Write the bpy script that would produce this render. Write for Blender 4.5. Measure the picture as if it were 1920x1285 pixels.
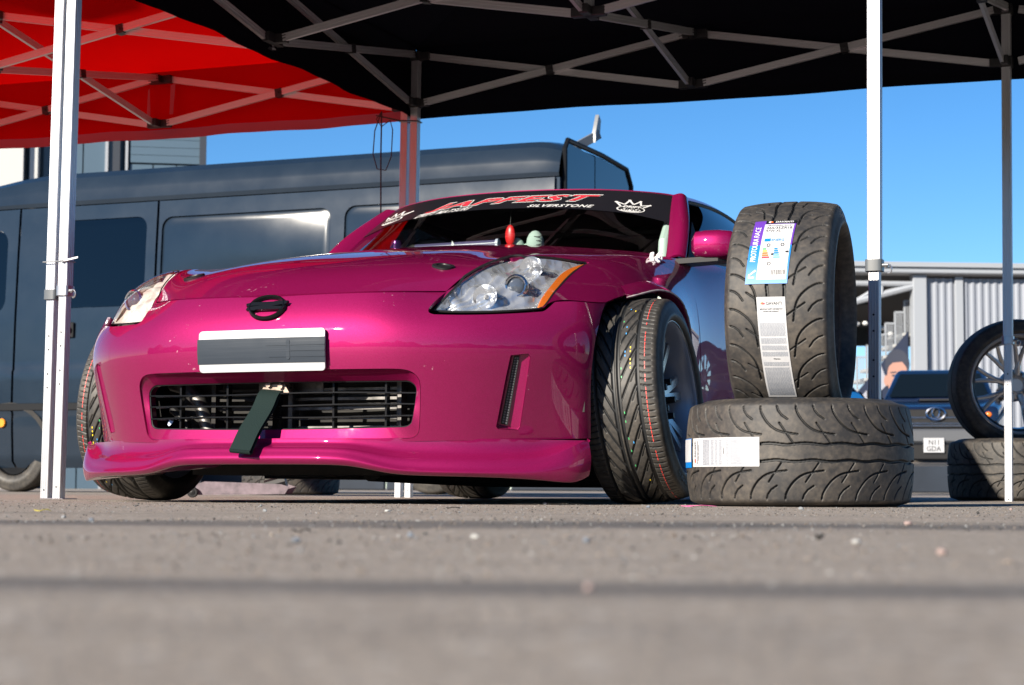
import bpy, bmesh, math, random
import numpy as np
from mathutils import Vector, Matrix, geometry as G
from math import sin, cos, pi, radians, sqrt, atan2
random.seed(7)
for o in list(bpy.data.objects): bpy.data.objects.remove(o)
sc = bpy.context.scene
COL = sc.collection

# ------------------------------------------------------------------ camera
CAM_H, TILT, ROLL = 0.0452, 0.07657, 0.00485
cd = bpy.data.cameras.new('camera'); cam = bpy.data.objects.new('camera', cd); COL.objects.link(cam)
cd.sensor_width = 36; cd.lens = 67.13; cd.clip_start = 0.02; cd.clip_end = 3000
fw = Vector((0, cos(TILT), sin(TILT))); up0 = Vector((0, -sin(TILT), cos(TILT))); rt0 = Vector((1, 0, 0))
rt = rt0*cos(ROLL)+up0*sin(ROLL); up = -rt0*sin(ROLL)+up0*cos(ROLL)
cam.matrix_world = Matrix(((rt.x, up.x, -fw.x, 0), (rt.y, up.y, -fw.y, 0), (rt.z, up.z, -fw.z, CAM_H), (0, 0, 0, 1)))
cd.dof.use_dof = True; cd.dof.focus_distance = 5.6; cd.dof.aperture_fstop = 9.5
sc.camera = cam
sc.render.resolution_x = 1024; sc.render.resolution_y = 685

# ------------------------------------------------------------------ sky and sun
SUN_AZ, SUN_EL = radians(41), radians(24)          # sun behind the camera, to the left
w = bpy.data.worlds.new('World'); sc.world = w; w.use_nodes = True
nt = w.node_tree; bg = nt.nodes['Background']
sky = nt.nodes.new('ShaderNodeTexSky'); sky.sky_type = 'NISHITA'; sky.sun_disc = False
sky.sun_elevation = SUN_EL; sky.sun_rotation = pi+SUN_AZ
sky.air_density = 0.7; sky.dust_density = 0.0; sky.ozone_density = 3.0; sky.altitude = 100
hs = nt.nodes.new('ShaderNodeHueSaturation'); hs.inputs['Saturation'].default_value = 1.25
nt.links.new(sky.outputs[0], hs.inputs['Color']); nt.links.new(hs.outputs[0], bg.inputs[0]); bg.inputs[1].default_value = 0.07
sl = bpy.data.lights.new('sun', 'SUN'); sun = bpy.data.objects.new('sun', sl); COL.objects.link(sun)
sl.energy = 5.0; sl.angle = radians(0.53); sl.color = (1.0, 0.91, 0.78)
sd = Vector((-sin(SUN_AZ)*cos(SUN_EL), -cos(SUN_AZ)*cos(SUN_EL), sin(SUN_EL)))
sun.rotation_euler = (-sd).to_track_quat('-Z', 'Y').to_euler(); sun.location = sd*60
vs = sc.view_settings; vs.view_transform = 'Standard'; vs.look = 'None'; vs.exposure = 1.1; vs.gamma = 1.0
sc.render.film_transparent = False

# ------------------------------------------------------------------ helpers
def tag(o, label=None, cat=None, group=None, kind=None):
    if label: o['label'] = label
    if cat: o['category'] = cat
    if group: o['group'] = group
    if kind: o['kind'] = kind
    return o
def empty(name, loc=(0, 0, 0), rz=0, label=None, cat=None, group=None):
    o = bpy.data.objects.new(name, None); COL.objects.link(o); o.empty_display_size = .1
    o.location = loc; o.rotation_euler = (0, 0, rz); return tag(o, label, cat, group)
def link(name, me, mat=None, parent=None, loc=None, rot=None):
    o = bpy.data.objects.new(name, me); COL.objects.link(o)
    if mat is not None and not me.materials:
        for m in (mat if isinstance(mat, (list, tuple)) else [mat]): me.materials.append(m)
    if parent: o.parent = parent
    if loc is not None: o.location = loc
    if rot is not None: o.rotation_euler = rot
    return o
def sharp(me, ang=35):
    bm = bmesh.new(); bm.from_mesh(me); a = radians(ang)
    for e in bm.edges:
        if len(e.link_faces) == 2 and e.calc_face_angle(0) > a: e.smooth = False
    for f in bm.faces: f.smooth = True
    bm.to_mesh(me); bm.free()
def mesh(name, V, F, mat=None, parent=None, ang=35, loc=None, rot=None, normals=None, mi=None):
    me = bpy.data.meshes.new(name); me.from_pydata([tuple(map(float, v)) for v in V], [], [tuple(map(int, f)) for f in F]); me.update()
    if mi is not None: me.polygons.foreach_set('material_index', np.asarray(mi, dtype=np.int32))
    if normals is not None:
        me.polygons.foreach_set('use_smooth', [True]*len(me.polygons))
        me.normals_split_custom_set_from_vertices([tuple(n) for n in normals])
    elif ang is not None: sharp(me, ang)
    return link(name, me, mat, parent, loc, rot)
class MB:
    """collects boxes, bars, tubes, lathes and becomes one mesh"""
    def __init__(s): s.V = []; s.F = []; s.M = []
    def add(s, V, F, m=0):
        b = len(s.V); s.V += [tuple(v) for v in V]; s.F += [tuple(i+b for i in f) for f in F]; s.M += [m]*len(F); return s
    def box(s, a, b, m=0, bev=0.0):
        (x0, y0, z0), (x1, y1, z1) = a, b
        c = bev
        if c <= 0:
            V = [(x0,y0,z0),(x1,y0,z0),(x1,y1,z0),(x0,y1,z0),(x0,y0,z1),(x1,y0,z1),(x1,y1,z1),(x0,y1,z1)]
            return s.add(V, [(0,3,2,1),(4,5,6,7),(0,1,5,4),(1,2,6,5),(2,3,7,6),(3,0,4,7)], m)
        V = []; idx = {}
        for ix, x in ((0, x0), (1, x1)):
            for iy, y in ((0, y0), (1, y1)):
                for iz, z in ((0, z0), (1, z1)):
                    sx, sy, sz = (c if ix == 0 else -c), (c if iy == 0 else -c), (c if iz == 0 else -c)
                    for k, p in enumerate(((x, y+sy, z+sz), (x+sx, y, z+sz), (x+sx, y+sy, z))):
                        idx[(ix, iy, iz, k)] = len(V); V.append(p)
        F = []
        I = lambda a, b, c_, k: idx[(a, b, c_, k)]
        F += [[I(0,0,0,0),I(0,0,1,0),I(0,1,1,0),I(0,1,0,0)],[I(1,0,0,0),I(1,1,0,0),I(1,1,1,0),I(1,0,1,0)]]
        F += [[I(0,0,0,1),I(1,0,0,1),I(1,0,1,1),I(0,0,1,1)],[I(0,1,0,1),I(0,1,1,1),I(1,1,1,1),I(1,1,0,1)]]
        F += [[I(0,0,0,2),I(0,1,0,2),I(1,1,0,2),I(1,0,0,2)],[I(0,0,1,2),I(1,0,1,2),I(1,1,1,2),I(0,1,1,2)]]
        for a in (0, 1):
            for b_ in (0, 1):
                F += [[I(a,b_,0,0),I(a,b_,1,0),I(a,b_,1,1),I(a,b_,0,1)], [I(a,0,b_,0),I(a,1,b_,0),I(a,1,b_,2),I(a,0,b_,2)], [I(0,a,b_,1),I(1,a,b_,1),I(1,a,b_,2),I(0,a,b_,2)]]
        for a in (0, 1):
            for b_ in (0, 1):
                for c_ in (0, 1): F.append([I(a,b_,c_,0), I(a,b_,c_,1), I(a,b_,c_,2)])
        # orient outwards
        cen = np.array([(x0+x1)/2, (y0+y1)/2, (z0+z1)/2]); A = np.array(V)
        G2 = []
        for f in F:
            P = A[f]; n = np.cross(P[1]-P[0], P[2]-P[0])
            G2.append(f if n @ (P.mean(0)-cen) > 0 else f[::-1])
        return s.add(V, G2, m)
    def prism(s, poly, p0, ax, ay, az, h, m=0):
        """2-D polygon in axes ax, ay at p0, pushed h along az"""
        p0, ax, ay, az = map(lambda q: np.asarray(q, float), (p0, ax, ay, az)); n = len(poly)
        V = [p0+ax*a+ay*b for a, b in poly]+[p0+ax*a+ay*b+az*h for a, b in poly]
        return s.add(V, [tuple(range(n))[::-1], tuple(range(n, 2*n))]+[(i, (i+1) % n, n+(i+1) % n, n+i) for i in range(n)], m)
    def bar(s, a, b, wd, ht, upv=(0, 0, 1), m=0, prof=None):
        """bar from a to b with rectangular (or given) section"""
        a, b = np.asarray(a, float), np.asarray(b, float); d = b-a; L = np.linalg.norm(d); d /= L
        x = np.cross(d, upv); x /= np.linalg.norm(x)+1e-12; y = np.cross(x, d)
        pr = prof or [(-wd/2, -ht/2), (wd/2, -ht/2), (wd/2, ht/2), (-wd/2, ht/2)]
        return s.prism(pr, a, x, y, d, L, m)
    def tube(s, pts, r, n=10, m=0, caps=True, closed=False):
        P = [np.asarray(p, float) for p in pts]; k = len(P); V = []; F = []
        rr = r if isinstance(r, (list, tuple, np.ndarray)) else [r]*k
        t0 = P[1]-P[0]; ref = np.array([0, 0, 1.]) if abs(t0[2]) < .9*np.linalg.norm(t0) else np.array([1., 0, 0])
        for i in range(k):
            t = (P[(i+1) % k]-P[i-1]) if closed else P[min(i+1, k-1)]-P[max(i-1, 0)]
            t /= np.linalg.norm(t)+1e-12
            x = np.cross(t, ref); x /= np.linalg.norm(x)+1e-12; y = np.cross(t, x); ref = np.cross(x, t)
            V += [P[i]+rr[i]*(x*cos(2*pi*j/n)+y*sin(2*pi*j/n)) for j in range(n)]
        for i in range(k if closed else k-1):
            for j in range(n):
                a, b = i*n+j, i*n+(j+1) % n; c, d = ((i+1) % k)*n+(j+1) % n, ((i+1) % k)*n+j
                F.append((a, d, c, b))
        if caps and not closed: F += [tuple(range(n)), tuple(range((k-1)*n, k*n))[::-1]]
        return s.add(V, F, m)
    def lathe(s, prof, n=48, o=(0, 0, 0), ax=(0, 0, 1), m=0, closed=False):
        """profile [(radius, along)] turned round axis ax through o"""
        o, ax = np.asarray(o, float), np.asarray(ax, float); ax /= np.linalg.norm(ax)
        x = np.cross(ax, (0, 0, 1) if abs(ax[2]) < .9 else (1, 0, 0)); x /= np.linalg.norm(x); y = np.cross(ax, x)
        V = []; F = []; k = len(prof)
        for r, t in prof: V += [o+ax*t+r*(x*cos(2*pi*j/n)+y*sin(2*pi*j/n)) for j in range(n)]
        for i in range(k if closed else k-1):
            i2 = (i+1) % k
            for j in range(n): F.append((i*n+j, i*n+(j+1) % n, i2*n+(j+1) % n, i2*n+j))
        return s.add(V, F, m)
    def ball(s, c, r, n=10, m=0):
        c = np.asarray(c, float); r = np.asarray(r if hasattr(r, '__len__') else (r,)*3, float); V = []; F = []
        for i in range(n+1):
            th = pi*i/n
            V += [c+r*np.array([sin(th)*cos(2*pi*j/(2*n)), sin(th)*sin(2*pi*j/(2*n)), cos(th)]) for j in range(2*n)]
        for i in range(n):
            for j in range(2*n): F.append((i*2*n+j, (i+1)*2*n+j, (i+1)*2*n+(j+1) % (2*n), i*2*n+(j+1) % (2*n)))
        return s.add(V, F, m)
    def build(s, name, mat, parent=None, ang=35, loc=None, rot=None, fix=True):
        o = mesh(name, s.V, s.F, mat, parent, None, loc, rot, mi=s.M)
        bm = bmesh.new(); bm.from_mesh(o.data)
        if fix: bmesh.ops.recalc_face_normals(bm, faces=bm.faces)
        a = radians(ang)
        for e in bm.edges:
            if len(e.link_faces) == 2 and e.calc_face_angle(0) > a: e.smooth = False
        for f in bm.faces: f.smooth = True
        bm.to_mesh(o.data); bm.free(); return o
def copy_tree(o, parent=None):
    c = o.copy(); COL.objects.link(c); c.parent = parent
    for ch in list(o.children): copy_tree(ch, c)
    return c

# ------------------------------------------------------------------ materials
MATS = {}
def pmat(name, col=(.5, .5, .5), rough=.5, metal=0., **kw):
    m = bpy.data.materials.new(name); m.use_nodes = True; MATS[name] = m
    b = m.node_tree.nodes['Principled BSDF']
    b.inputs['Base Color'].default_value = (*col, 1); b.inputs['Roughness'].default_value = rough; b.inputs['Metallic'].default_value = metal
    for k, v in kw.items():
        i = b.inputs[k.replace('_', ' ')]
        i.default_value = (*v, 1) if hasattr(v, '__len__') and len(v) == 3 and i.type == 'RGBA' else v
    return m
def nodes(m): return m.node_tree.nodes, m.node_tree.links, m.node_tree.nodes['Principled BSDF']
def N(m, t, **kw):
    n = m.node_tree.nodes.new(t)
    for k, v in kw.items():
        if k.startswith('i_'): n.inputs[k[2:].replace('_', ' ')].default_value = v
        else: setattr(n, k, v)
    return n
def noise_col(m, cols, scale=8., detail=6., rough=.6, coord='Object', stretch=None, pos=None, bump=0, bscale=None, rrange=None):
    """colour ramp over noise on the base colour, optional bump and roughness variation"""
    ns, lk, b = nodes(m); tc = N(m, 'ShaderNodeTexCoord'); src = tc.outputs[coord]
    if stretch:
        mp = N(m, 'ShaderNodeMapping'); mp.inputs['Scale'].default_value = stretch; lk.new(src, mp.inputs[0]); src = mp.outputs[0]
    nz = N(m, 'ShaderNodeTexNoise', i_Scale=scale, i_Detail=detail, i_Roughness=rough); lk.new(src, nz.inputs['Vector'])
    cr = N(m, 'ShaderNodeValToRGB'); lk.new(nz.outputs['Fac'], cr.inputs[0]); e = cr.color_ramp.elements
    pos = pos or [.3+.4*i/(len(cols)-1) for i in range(len(cols))]
    while len(e) < len(cols): e.new(.5)
    for i, c in enumerate(cols): e[i].position = pos[i]; e[i].color = (*c, 1)
    lk.new(cr.outputs[0], b.inputs['Base Color'])
    if rrange:
        mr = N(m, 'ShaderNodeMapRange'); mr.inputs['To Min'].default_value, mr.inputs['To Max'].default_value = rrange
        mr.inputs['From Min'].default_value = .3; mr.inputs['From Max'].default_value = .7
        lk.new(nz.outputs['Fac'], mr.inputs['Value']); lk.new(mr.outputs[0], b.inputs['Roughness'])
    if bump:
        n2 = N(m, 'ShaderNodeTexNoise', i_Scale=bscale or scale*6, i_Detail=4.); lk.new(src, n2.inputs['Vector'])
        bp = N(m, 'ShaderNodeBump', i_Strength=bump, i_Distance=.002); lk.new(n2.outputs['Fac'], bp.inputs['Height']); lk.new(bp.outputs[0], b.inputs['Normal'])
    return cr
# ------------------------------------------------------------------ ground
M_ASPH = pmat('worn_asphalt', (.16, .145, .13), .9)
def asphalt(m):
    ns, lk, b = nodes(m); tc = N(m, 'ShaderNodeTexCoord'); src = tc.outputs['Object']
    def nz(scale, det=6., st=None):
        s = src
        if st: mp = N(m, 'ShaderNodeMapping'); mp.inputs['Scale'].default_value = st; lk.new(src, mp.inputs[0]); s = mp.outputs[0]
        n = N(m, 'ShaderNodeTexNoise', i_Scale=scale, i_Detail=det, i_Roughness=.65); lk.new(s, n.inputs['Vector']); return n.outputs['Fac']
    def math_(op, a, b_=None, c=None):
        n = N(m, 'ShaderNodeMath', operation=op)
        for i, q in enumerate((a, b_, c)):
            if q is None: continue
            if isinstance(q, (int, float)): n.inputs[i].default_value = q
            else: lk.new(q, n.inputs[i])
        return n.outputs[0]
    def ramp(f, p0, c0, p1, c1):
        n = N(m, 'ShaderNodeValToRGB'); lk.new(f, n.inputs[0]); e = n.color_ramp.elements; e[0].position = p0; e[0].color = (*c0, 1); e[1].position = p1; e[1].color = (*c1, 1); return n.outputs[0]
    def mix(f, a, b_):
        n = N(m, 'ShaderNodeMix', data_type='RGBA'); lk.new(f, n.inputs[0]) if not isinstance(f, float) else setattr(n.inputs[0], 'default_value', f)
        for i, q in ((6, a), (7, b_)):
            if isinstance(q, tuple): n.inputs[i].default_value = (*q, 1)
            else: lk.new(q, n.inputs[i])
        return n.outputs[2]
    big = nz(1.3, 5.); mid = nz(14., 7.); fine = nz(190., 3.)
    col = ramp(big, .3, (.236, .198, .160), .7, (.300, .256, .212))
    col = mix(math_('MULTIPLY', ramp(mid, .35, (0, 0, 0), .75, (1, 1, 1)), .55), col, (.340, .294, .244))
    col = mix(ramp(fine, .50, (0, 0, 0), .66, (.85, .85, .85)), col, (.085, .077, .070))
    vo = N(m, 'ShaderNodeTexVoronoi', i_Scale=130.); lk.new(src, vo.inputs['Vector'])
    agg = ramp(vo.outputs['Color'], .74, (0, 0, 0), .92, (.85, .85, .85)); col = mix(agg, col, (.42, .385, .345))
    st_ = nz(2.6, 8.); col = mix(math_('MULTIPLY', ramp(st_, .52, (0, 0, 0), .72, (1, 1, 1)), .45), col, (.115, .100, .088))   # old oil and dirt stains
    # rubber marks laid by passing tyres: bands across the view, each with its own wander and wear
    sx = N(m, 'ShaderNodeSeparateXYZ'); lk.new(src, sx.inputs[0]); X, Y = sx.outputs[0], sx.outputs[1]
    wv = nz(.8, 2.)
    tot = None
    for y0, slope, hw, st in ((2.50, -.01, .26, 1.0), (2.85, .05, .06, .5), (.875, -.05, .075, .95), (.94, .07, .03, .7), (.80, -.04, .03, .5), (3.35, .02, .07, .25), (.60, .03, .03, .18), (1.25, .02, .035, .12)):
        yy = math_('SUBTRACT', Y, math_('MULTIPLY_ADD', X, slope, y0)); yy = math_('MULTIPLY_ADD', math_('SUBTRACT', wv, .5), hw*2.6, yy)
        d = math_('DIVIDE', math_('ABSOLUTE', yy), hw); k = math_('SUBTRACT', 1.25, d); k = math_('MULTIPLY', k, 1.6)
        n = N(m, 'ShaderNodeClamp'); lk.new(k, n.inputs[0]); k = n.outputs[0]
        streak = nz(3., 6., (.5, 26, 1)); k = math_('MULTIPLY', k, ramp(streak, .34, (.12, .12, .12), .60, (1, 1, 1))); k = math_('MULTIPLY', k, st)
        tot = k if tot is None else math_('MAXIMUM', tot, k)
    col = mix(tot, col, (.034, .036, .040))
    lk.new(col, b.inputs['Base Color'])
    bp = N(m, 'ShaderNodeBump', i_Strength=.9, i_Distance=.004); lk.new(math_('ADD', fine, math_('MULTIPLY', mid, .8)), bp.inputs['Height']); lk.new(bp.outputs[0], b.inputs['Normal'])
asphalt(M_ASPH)
mb = MB(); nx = 60; xs = [-1500, -400, -120, -40]+list(np.linspace(-14, 14, nx))+[40, 120, 400, 1500]; ys = [-60, -10, -1]+list(np.linspace(0, 14, 60))+[20, 35, 70, 150, 400, 1200, 2600]
rg = random.Random(3); ph = [rg.random()*6 for _ in range(6)]
def gz(x, y):
    if y > 4.2 or y < .05: return 0.
    f = min(1, (4.2-y)/1.0)*min(1, y/.3); return f*.0018*(sin(x*5+ph[0])+sin(y*7+ph[1])+.6*sin(x*11-y*5+ph[2]))-.001*f
V = [(x, y, gz(x, y)) for y in ys for x in xs]; k = len(xs)
mb.add(V, [(j*k+i, j*k+i+1, (j+1)*k+i+1, (j+1)*k+i) for j in range(len(ys)-1) for i in range(k-1)])
GROUND = tag(mb.build('ground', M_ASPH, fix=False), kind='structure')
# ------------------------------------------------------------------ car body surfaces (car frame: X to the car's left, Y to its rear, Z up, front axle at 0)
def _spl(A):
    """second derivatives of natural cubic spline through A (n, ...) with unit knots"""
    n = len(A); M = np.zeros_like(A)
    if n < 3: return M
    T = np.diag(np.full(n-2, 4.))+np.diag(np.ones(n-3), 1)+np.diag(np.ones(n-3), -1)
    d = 6*(A[2:]-2*A[1:-1]+A[:-2])
    M[1:-1] = np.linalg.solve(T, d.reshape(n-2, -1)).reshape(d.shape); return M
def spl(A, t):
    A = np.asarray(A, float); M = _spl(A); t = np.asarray(t, float); i = np.clip(np.floor(t).astype(int), 0, len(A)-2); s = (t-i); ex = (Ellipsis,)+(None,)*(A.ndim-1)
    s = s[ex]; q = 1-s
    return A[i]*q+A[i+1]*s+((q**3-q)*M[i]+(s**3-s)*M[i+1])/6
class Surf:
    """interpolating bicubic surface through a grid of points; S(u, v): u along columns, v along rows"""
    def __init__(s, cols): s.P = np.asarray(cols, float); s.nu, s.nv = s.P.shape[:2]; s.MU = None
    def __call__(s, u, v):
        u = np.atleast_1d(np.asarray(u, float)); v = np.atleast_1d(np.asarray(v, float)); s._prep()
        i = np.clip(np.floor(u).astype(int), 0, s.nu-2); j = np.clip(np.floor(v).astype(int), 0, s.nv-2)
        a = (u-i)[:, None]; b = (v-j)[:, None]
        def along(jj):  # spline in u for row jj of value table and of the v-derivative table
            r = []
            for T, MT in ((s.P, s.MU), (s.MV, s.MVU)):
                q = 1-a; r.append(T[i, jj]*q+T[i+1, jj]*a+((q**3-q)*MT[i, jj]+(a**3-a)*MT[i+1, jj])/6)
            return r
        A0, D0 = along(j); A1, D1 = along(j+1); q = 1-b
        return A0*q+A1*b+((q**3-q)*D0+(b**3-b)*D1)/6
    def _prep(s):
        if s.MU is None:
            s.MU = _spl(s.P); s.MV = _spl(s.P.transpose(1, 0, 2)).transpose(1, 0, 2); s.MVU = _spl(s.MV)
    def normal(s, u, v):
        e = 1e-3; du = s(u+e, v)-s(u-e, v); dv = s(u, v+e)-s(u, v-e); n = np.cross(du, dv); return n/(np.linalg.norm(n, axis=1)[:, None]+1e-12)
def mirror_cols(cols):
    """columns given from the middle (X = 0) outwards -> full width"""
    c = np.asarray(cols, float); m = c[1:][::-1].copy(); m[..., 0] *= -1; return np.concatenate([m, c])
# bumper fascia: columns centre -> corner, rows bottom -> top
_bx = [0, .20, .36, .48, .60, .70, .775, .83, .862, .88]
_by = [-.815, -.808, -.787, -.748, -.685, -.605, -.525, -.445, -.365, -.25]
_bz = [.12, .185, .28, .375, .45, .53, .60, .64]
_bo = [.055, .045, .028, .010, 0, .012, .050, .085]
def _bumper():
    C = []
    P = np.array([_bx, _by]).T; T = np.gradient(P, axis=0); T /= np.linalg.norm(T, axis=1)[:, None]
    for k, (p, t) in enumerate(zip(P, T)):
        nrm = np.array([-t[1], t[0]])      # inwards
        if k == 0: nrm = np.array([0, 1.])
        kk = [1, 1.04, 1.08, 1.12, 1.17, 1.2, 1.2, .95, .65, .4][k]; kt = [1, 1.04, 1.2, 1.8, 1.95, 1.75, 1.5, 1.0, .65, .4][k]
        C.append([(p[0]+nrm[0]*o*(kk if z < .5 else kt), p[1]+nrm[1]*o*(kk if z < .5 else kt), z) for o, z in zip(_bo, _bz)])
    return C
S_BUMP = Surf(mirror_cols(_bumper())); UB = 9      # u index of the centre column
# fender + headlight surface: columns nose -> door, rows hood seam -> sill
S_FEND = Surf([
 [(.478,-.635,.603),(.477,-.652,.577),(.474,-.668,.55),(.482,-.685,.52),(.488,-.70,.49),(.49,-.71,.36),(.48,-.70,.2)],
 [(.505,-.575,.641),(.552,-.59,.624),(.597,-.60,.592),(.630,-.605,.553),(.65,-.63,.50),(.66,-.635,.36),(.65,-.62,.2)],
 [(.541,-.455,.703),(.612,-.46,.699),(.685,-.47,.655),(.731,-.48,.583),(.757,-.49,.51),(.77,-.50,.36),(.76,-.49,.2)],
 [(.597,-.285,.752),(.668,-.275,.748),(.742,-.28,.705),(.808,-.29,.624),(.855,-.30,.52),(.865,-.30,.36),(.855,-.30,.2)],
 [(.645,-.09,.779),(.70,-.08,.773),(.78,-.08,.740),(.86,-.08,.66),(.91,-.08,.54),(.91,-.08,.36),(.88,-.08,.2)],
 [(.675,.12,.80),(.73,.12,.795),(.80,.12,.76),(.88,.12,.68),(.925,.12,.55),(.92,.12,.36),(.88,.12,.2)],
 [(.695,.35,.825),(.745,.35,.82),(.80,.35,.785),(.87,.35,.70),(.91,.35,.55),(.90,.35,.36),(.87,.35,.2)],
 [(.71,.60,.85),(.755,.60,.842),(.80,.60,.805),(.847,.60,.72),(.873,.60,.56),(.867,.60,.36),(.843,.60,.2)],
 [(.725,.85,.875),(.765,.85,.862),(.80,.85,.822),(.838,.85,.735),(.86,.85,.57),(.857,.85,.36),(.835,.85,.2)]])
# hood: columns centre -> seam, rows front -> rear
S_HOOD = Surf(mirror_cols([
 [(0,-.757,.605),(0,-.60,.688),(0,-.40,.750),(0,-.15,.802),(0,.15,.853),(0,.50,.903)],
 [(.15,-.752,.605),(.15,-.595,.688),(.15,-.395,.751),(.15,-.145,.802),(.152,.155,.852),(.155,.505,.901)],
 [(.29,-.735,.607),(.30,-.575,.690),(.305,-.38,.748),(.31,-.13,.797),(.318,.17,.844),(.325,.53,.893)],
 [(.39,-.685,.610),(.42,-.55,.680),(.44,-.36,.737),(.46,-.11,.782),(.475,.20,.828),(.49,.58,.882)],
 [(.46,-.635,.612),(.497,-.515,.682),(.55,-.33,.738),(.60,-.09,.777),(.635,.23,.815),(.655,.65,.870)],
 [(.488,-.613,.613),(.525,-.50,.686),(.586,-.31,.747),(.648,-.075,.780),(.68,.25,.813),(.712,.70,.862)]]))
# windscreen: columns centre -> pillar, rows base -> top
S_WIND = Surf(mirror_cols([
 [(0,.50,.900),(0,.70,.998),(0,.90,1.091),(0,1.095,1.182)],
 [(.20,.525,.896),(.195,.722,.994),(.19,.917,1.088),(.185,1.11,1.181)],
 [(.40,.61,.886),(.388,.795,.985),(.375,.975,1.08),(.36,1.155,1.178)],
 [(.58,.75,.874),(.555,.915,.976),(.53,1.07,1.07),(.505,1.225,1.171)],
 [(.685,.88,.866),(.655,1.01,.97),(.62,1.14,1.066),(.585,1.285,1.163)]]))
# body side: columns door -> tail, rows belt -> sill
S_SIDE = Surf([
 [(.755,.60,.842),(.80,.60,.805),(.847,.60,.72),(.873,.60,.56),(.867,.60,.36),(.843,.60,.2)],
 [(.765,.85,.862),(.80,.85,.822),(.838,.85,.735),(.86,.85,.57),(.857,.85,.36),(.835,.85,.2)],
 [(.785,1.2,.885),(.82,1.2,.84),(.845,1.2,.75),(.862,1.2,.58),(.858,1.2,.36),(.835,1.2,.2)],
 [(.785,1.6,.91),(.82,1.6,.86),(.85,1.6,.76),(.865,1.6,.58),(.86,1.6,.36),(.838,1.6,.2)],
 [(.775,2.0,.935),(.82,2.0,.88),(.86,2.0,.77),(.875,2.0,.6),(.868,2.0,.38),(.845,2.0,.2)],
 [(.755,2.35,.95),(.82,2.35,.90),(.88,2.35,.78),(.90,2.35,.62),(.89,2.35,.4),(.86,2.35,.2)],
 [(.73,2.65,.95),(.81,2.65,.91),(.885,2.65,.79),(.91,2.65,.64),(.90,2.65,.42),(.865,2.65,.2)],
 [(.69,3.0,.93),(.78,3.0,.89),(.86,3.0,.78),(.885,3.0,.63),(.875,3.0,.42),(.84,3.0,.22)],
 [(.64,3.3,.90),(.72,3.3,.86),(.80,3.3,.76),(.82,3.3,.62),(.81,3.3,.44),(.78,3.3,.26)],
 [(.55,3.46,.875),(.62,3.46,.84),(.68,3.46,.74),(.70,3.47,.61),(.69,3.47,.45),(.66,3.45,.3)]])
# roof, rear screen and hatch: columns centre -> gutter, rows front -> tail
S_ROOF = Surf(mirror_cols([
 [(0,1.10,1.186),(0,1.4,1.213),(0,1.75,1.215),(0,2.1,1.185),(0,2.5,1.115),(0,2.9,1.02),(0,3.25,.935)],
 [(.185,1.115,1.185),(.19,1.41,1.211),(.19,1.755,1.213),(.195,2.1,1.183),(.19,2.5,1.112),(.187,2.9,1.018),(.18,3.25,.933)],
 [(.36,1.16,1.182),(.37,1.43,1.205),(.38,1.77,1.206),(.385,2.1,1.175),(.38,2.5,1.103),(.37,2.9,1.008),(.36,3.25,.926)],
 [(.505,1.23,1.175),(.515,1.47,1.195),(.52,1.79,1.194),(.525,2.1,1.161),(.515,2.5,1.09),(.50,2.9,.997),(.48,3.25,.918)],
 [(.585,1.29,1.167),(.60,1.52,1.183),(.61,1.8,1.180),(.612,2.1,1.145),(.60,2.5,1.075),(.57,2.9,.985),(.54,3.25,.91)],
 [(.635,1.30,1.145),(.645,1.52,1.157),(.655,1.8,1.152),(.66,2.1,1.115),(.655,2.5,1.045),(.63,2.9,.965),(.60,3.25,.90)]]))
# side glass: columns pillar -> rear, rows belt -> roof
S_GLASS = Surf([
 [(.752,.90,.872),(.722,1.03,.97),(.68,1.17,1.065),(.636,1.305,1.142)],
 [(.778,1.2,.889),(.742,1.3,.985),(.698,1.41,1.08),(.648,1.52,1.152)],
 [(.780,1.6,.914),(.748,1.66,1.0),(.706,1.73,1.08),(.657,1.8,1.147)],
 [(.770,2.0,.939),(.742,2.03,1.005),(.705,2.06,1.065),(.662,2.1,1.11)],
 [(.752,2.30,.953),(.726,2.32,.99),(.696,2.34,1.03),(.658,2.37,1.068)]])
S_REAR = Surf(mirror_cols([
 [(0,3.25,.937),(0,3.42,.905),(0,3.47,.78),(0,3.50,.6),(0,3.52,.42),(0,3.47,.24)],
 [(.3,3.25,.932),(.3,3.41,.90),(.3,3.46,.775),(.3,3.49,.6),(.3,3.51,.42),(.3,3.46,.24)],
 [(.48,3.25,.92),(.48,3.40,.89),(.50,3.45,.765),(.52,3.475,.6),(.53,3.49,.43),(.52,3.44,.25)],
 [(.60,3.25,.90),(.55,3.46,.875),(.65,3.46,.75),(.70,3.47,.61),(.69,3.47,.45),(.66,3.45,.3)]]))
# front lip: columns centre -> end, rows seam -> underside
_lx = [0, .20, .30, .38, .46, .58, .70, .78, .835, .862]
_ly = [-.845, -.838, -.818, -.790, -.755, -.695, -.612, -.54, -.475, -.42]
_lr = [.148, .147, .138, .117, .106, .103, .106, .124, .162, .182]
_lb = [.113, .112, .106, .091, .083, .080, .076, .070, .068, .085]
def _lip():
    C = []; P = np.array([_lx, _ly]).T; T = np.gradient(P, axis=0); T /= np.linalg.norm(T, axis=1)[:, None]
    for k, (p, t, zr, zb) in enumerate(zip(P, T, _lr, _lb)):
        n = np.array([-t[1], t[0]]) if k else np.array([0, 1.])
        w = .052 if k < 8 else (.04 if k == 8 else .022)
        q = lambda o, z: (p[0]+n[0]*o, p[1]+n[1]*o, z)
        C.append([q(w, .187), q(w*.86, .187-(.187-zr)*.45), q(w*.34, zr+(.187-zr)*.22+.004), q(.006, zr), q(-.004, zr*.5+zb*.5), q(.004, zb+.003), q(.02, zb-.001), q(.09, zb+.006), q(.25, zb+.02)])
    return C
S_LIP = Surf(mirror_cols(_lip()))
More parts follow.
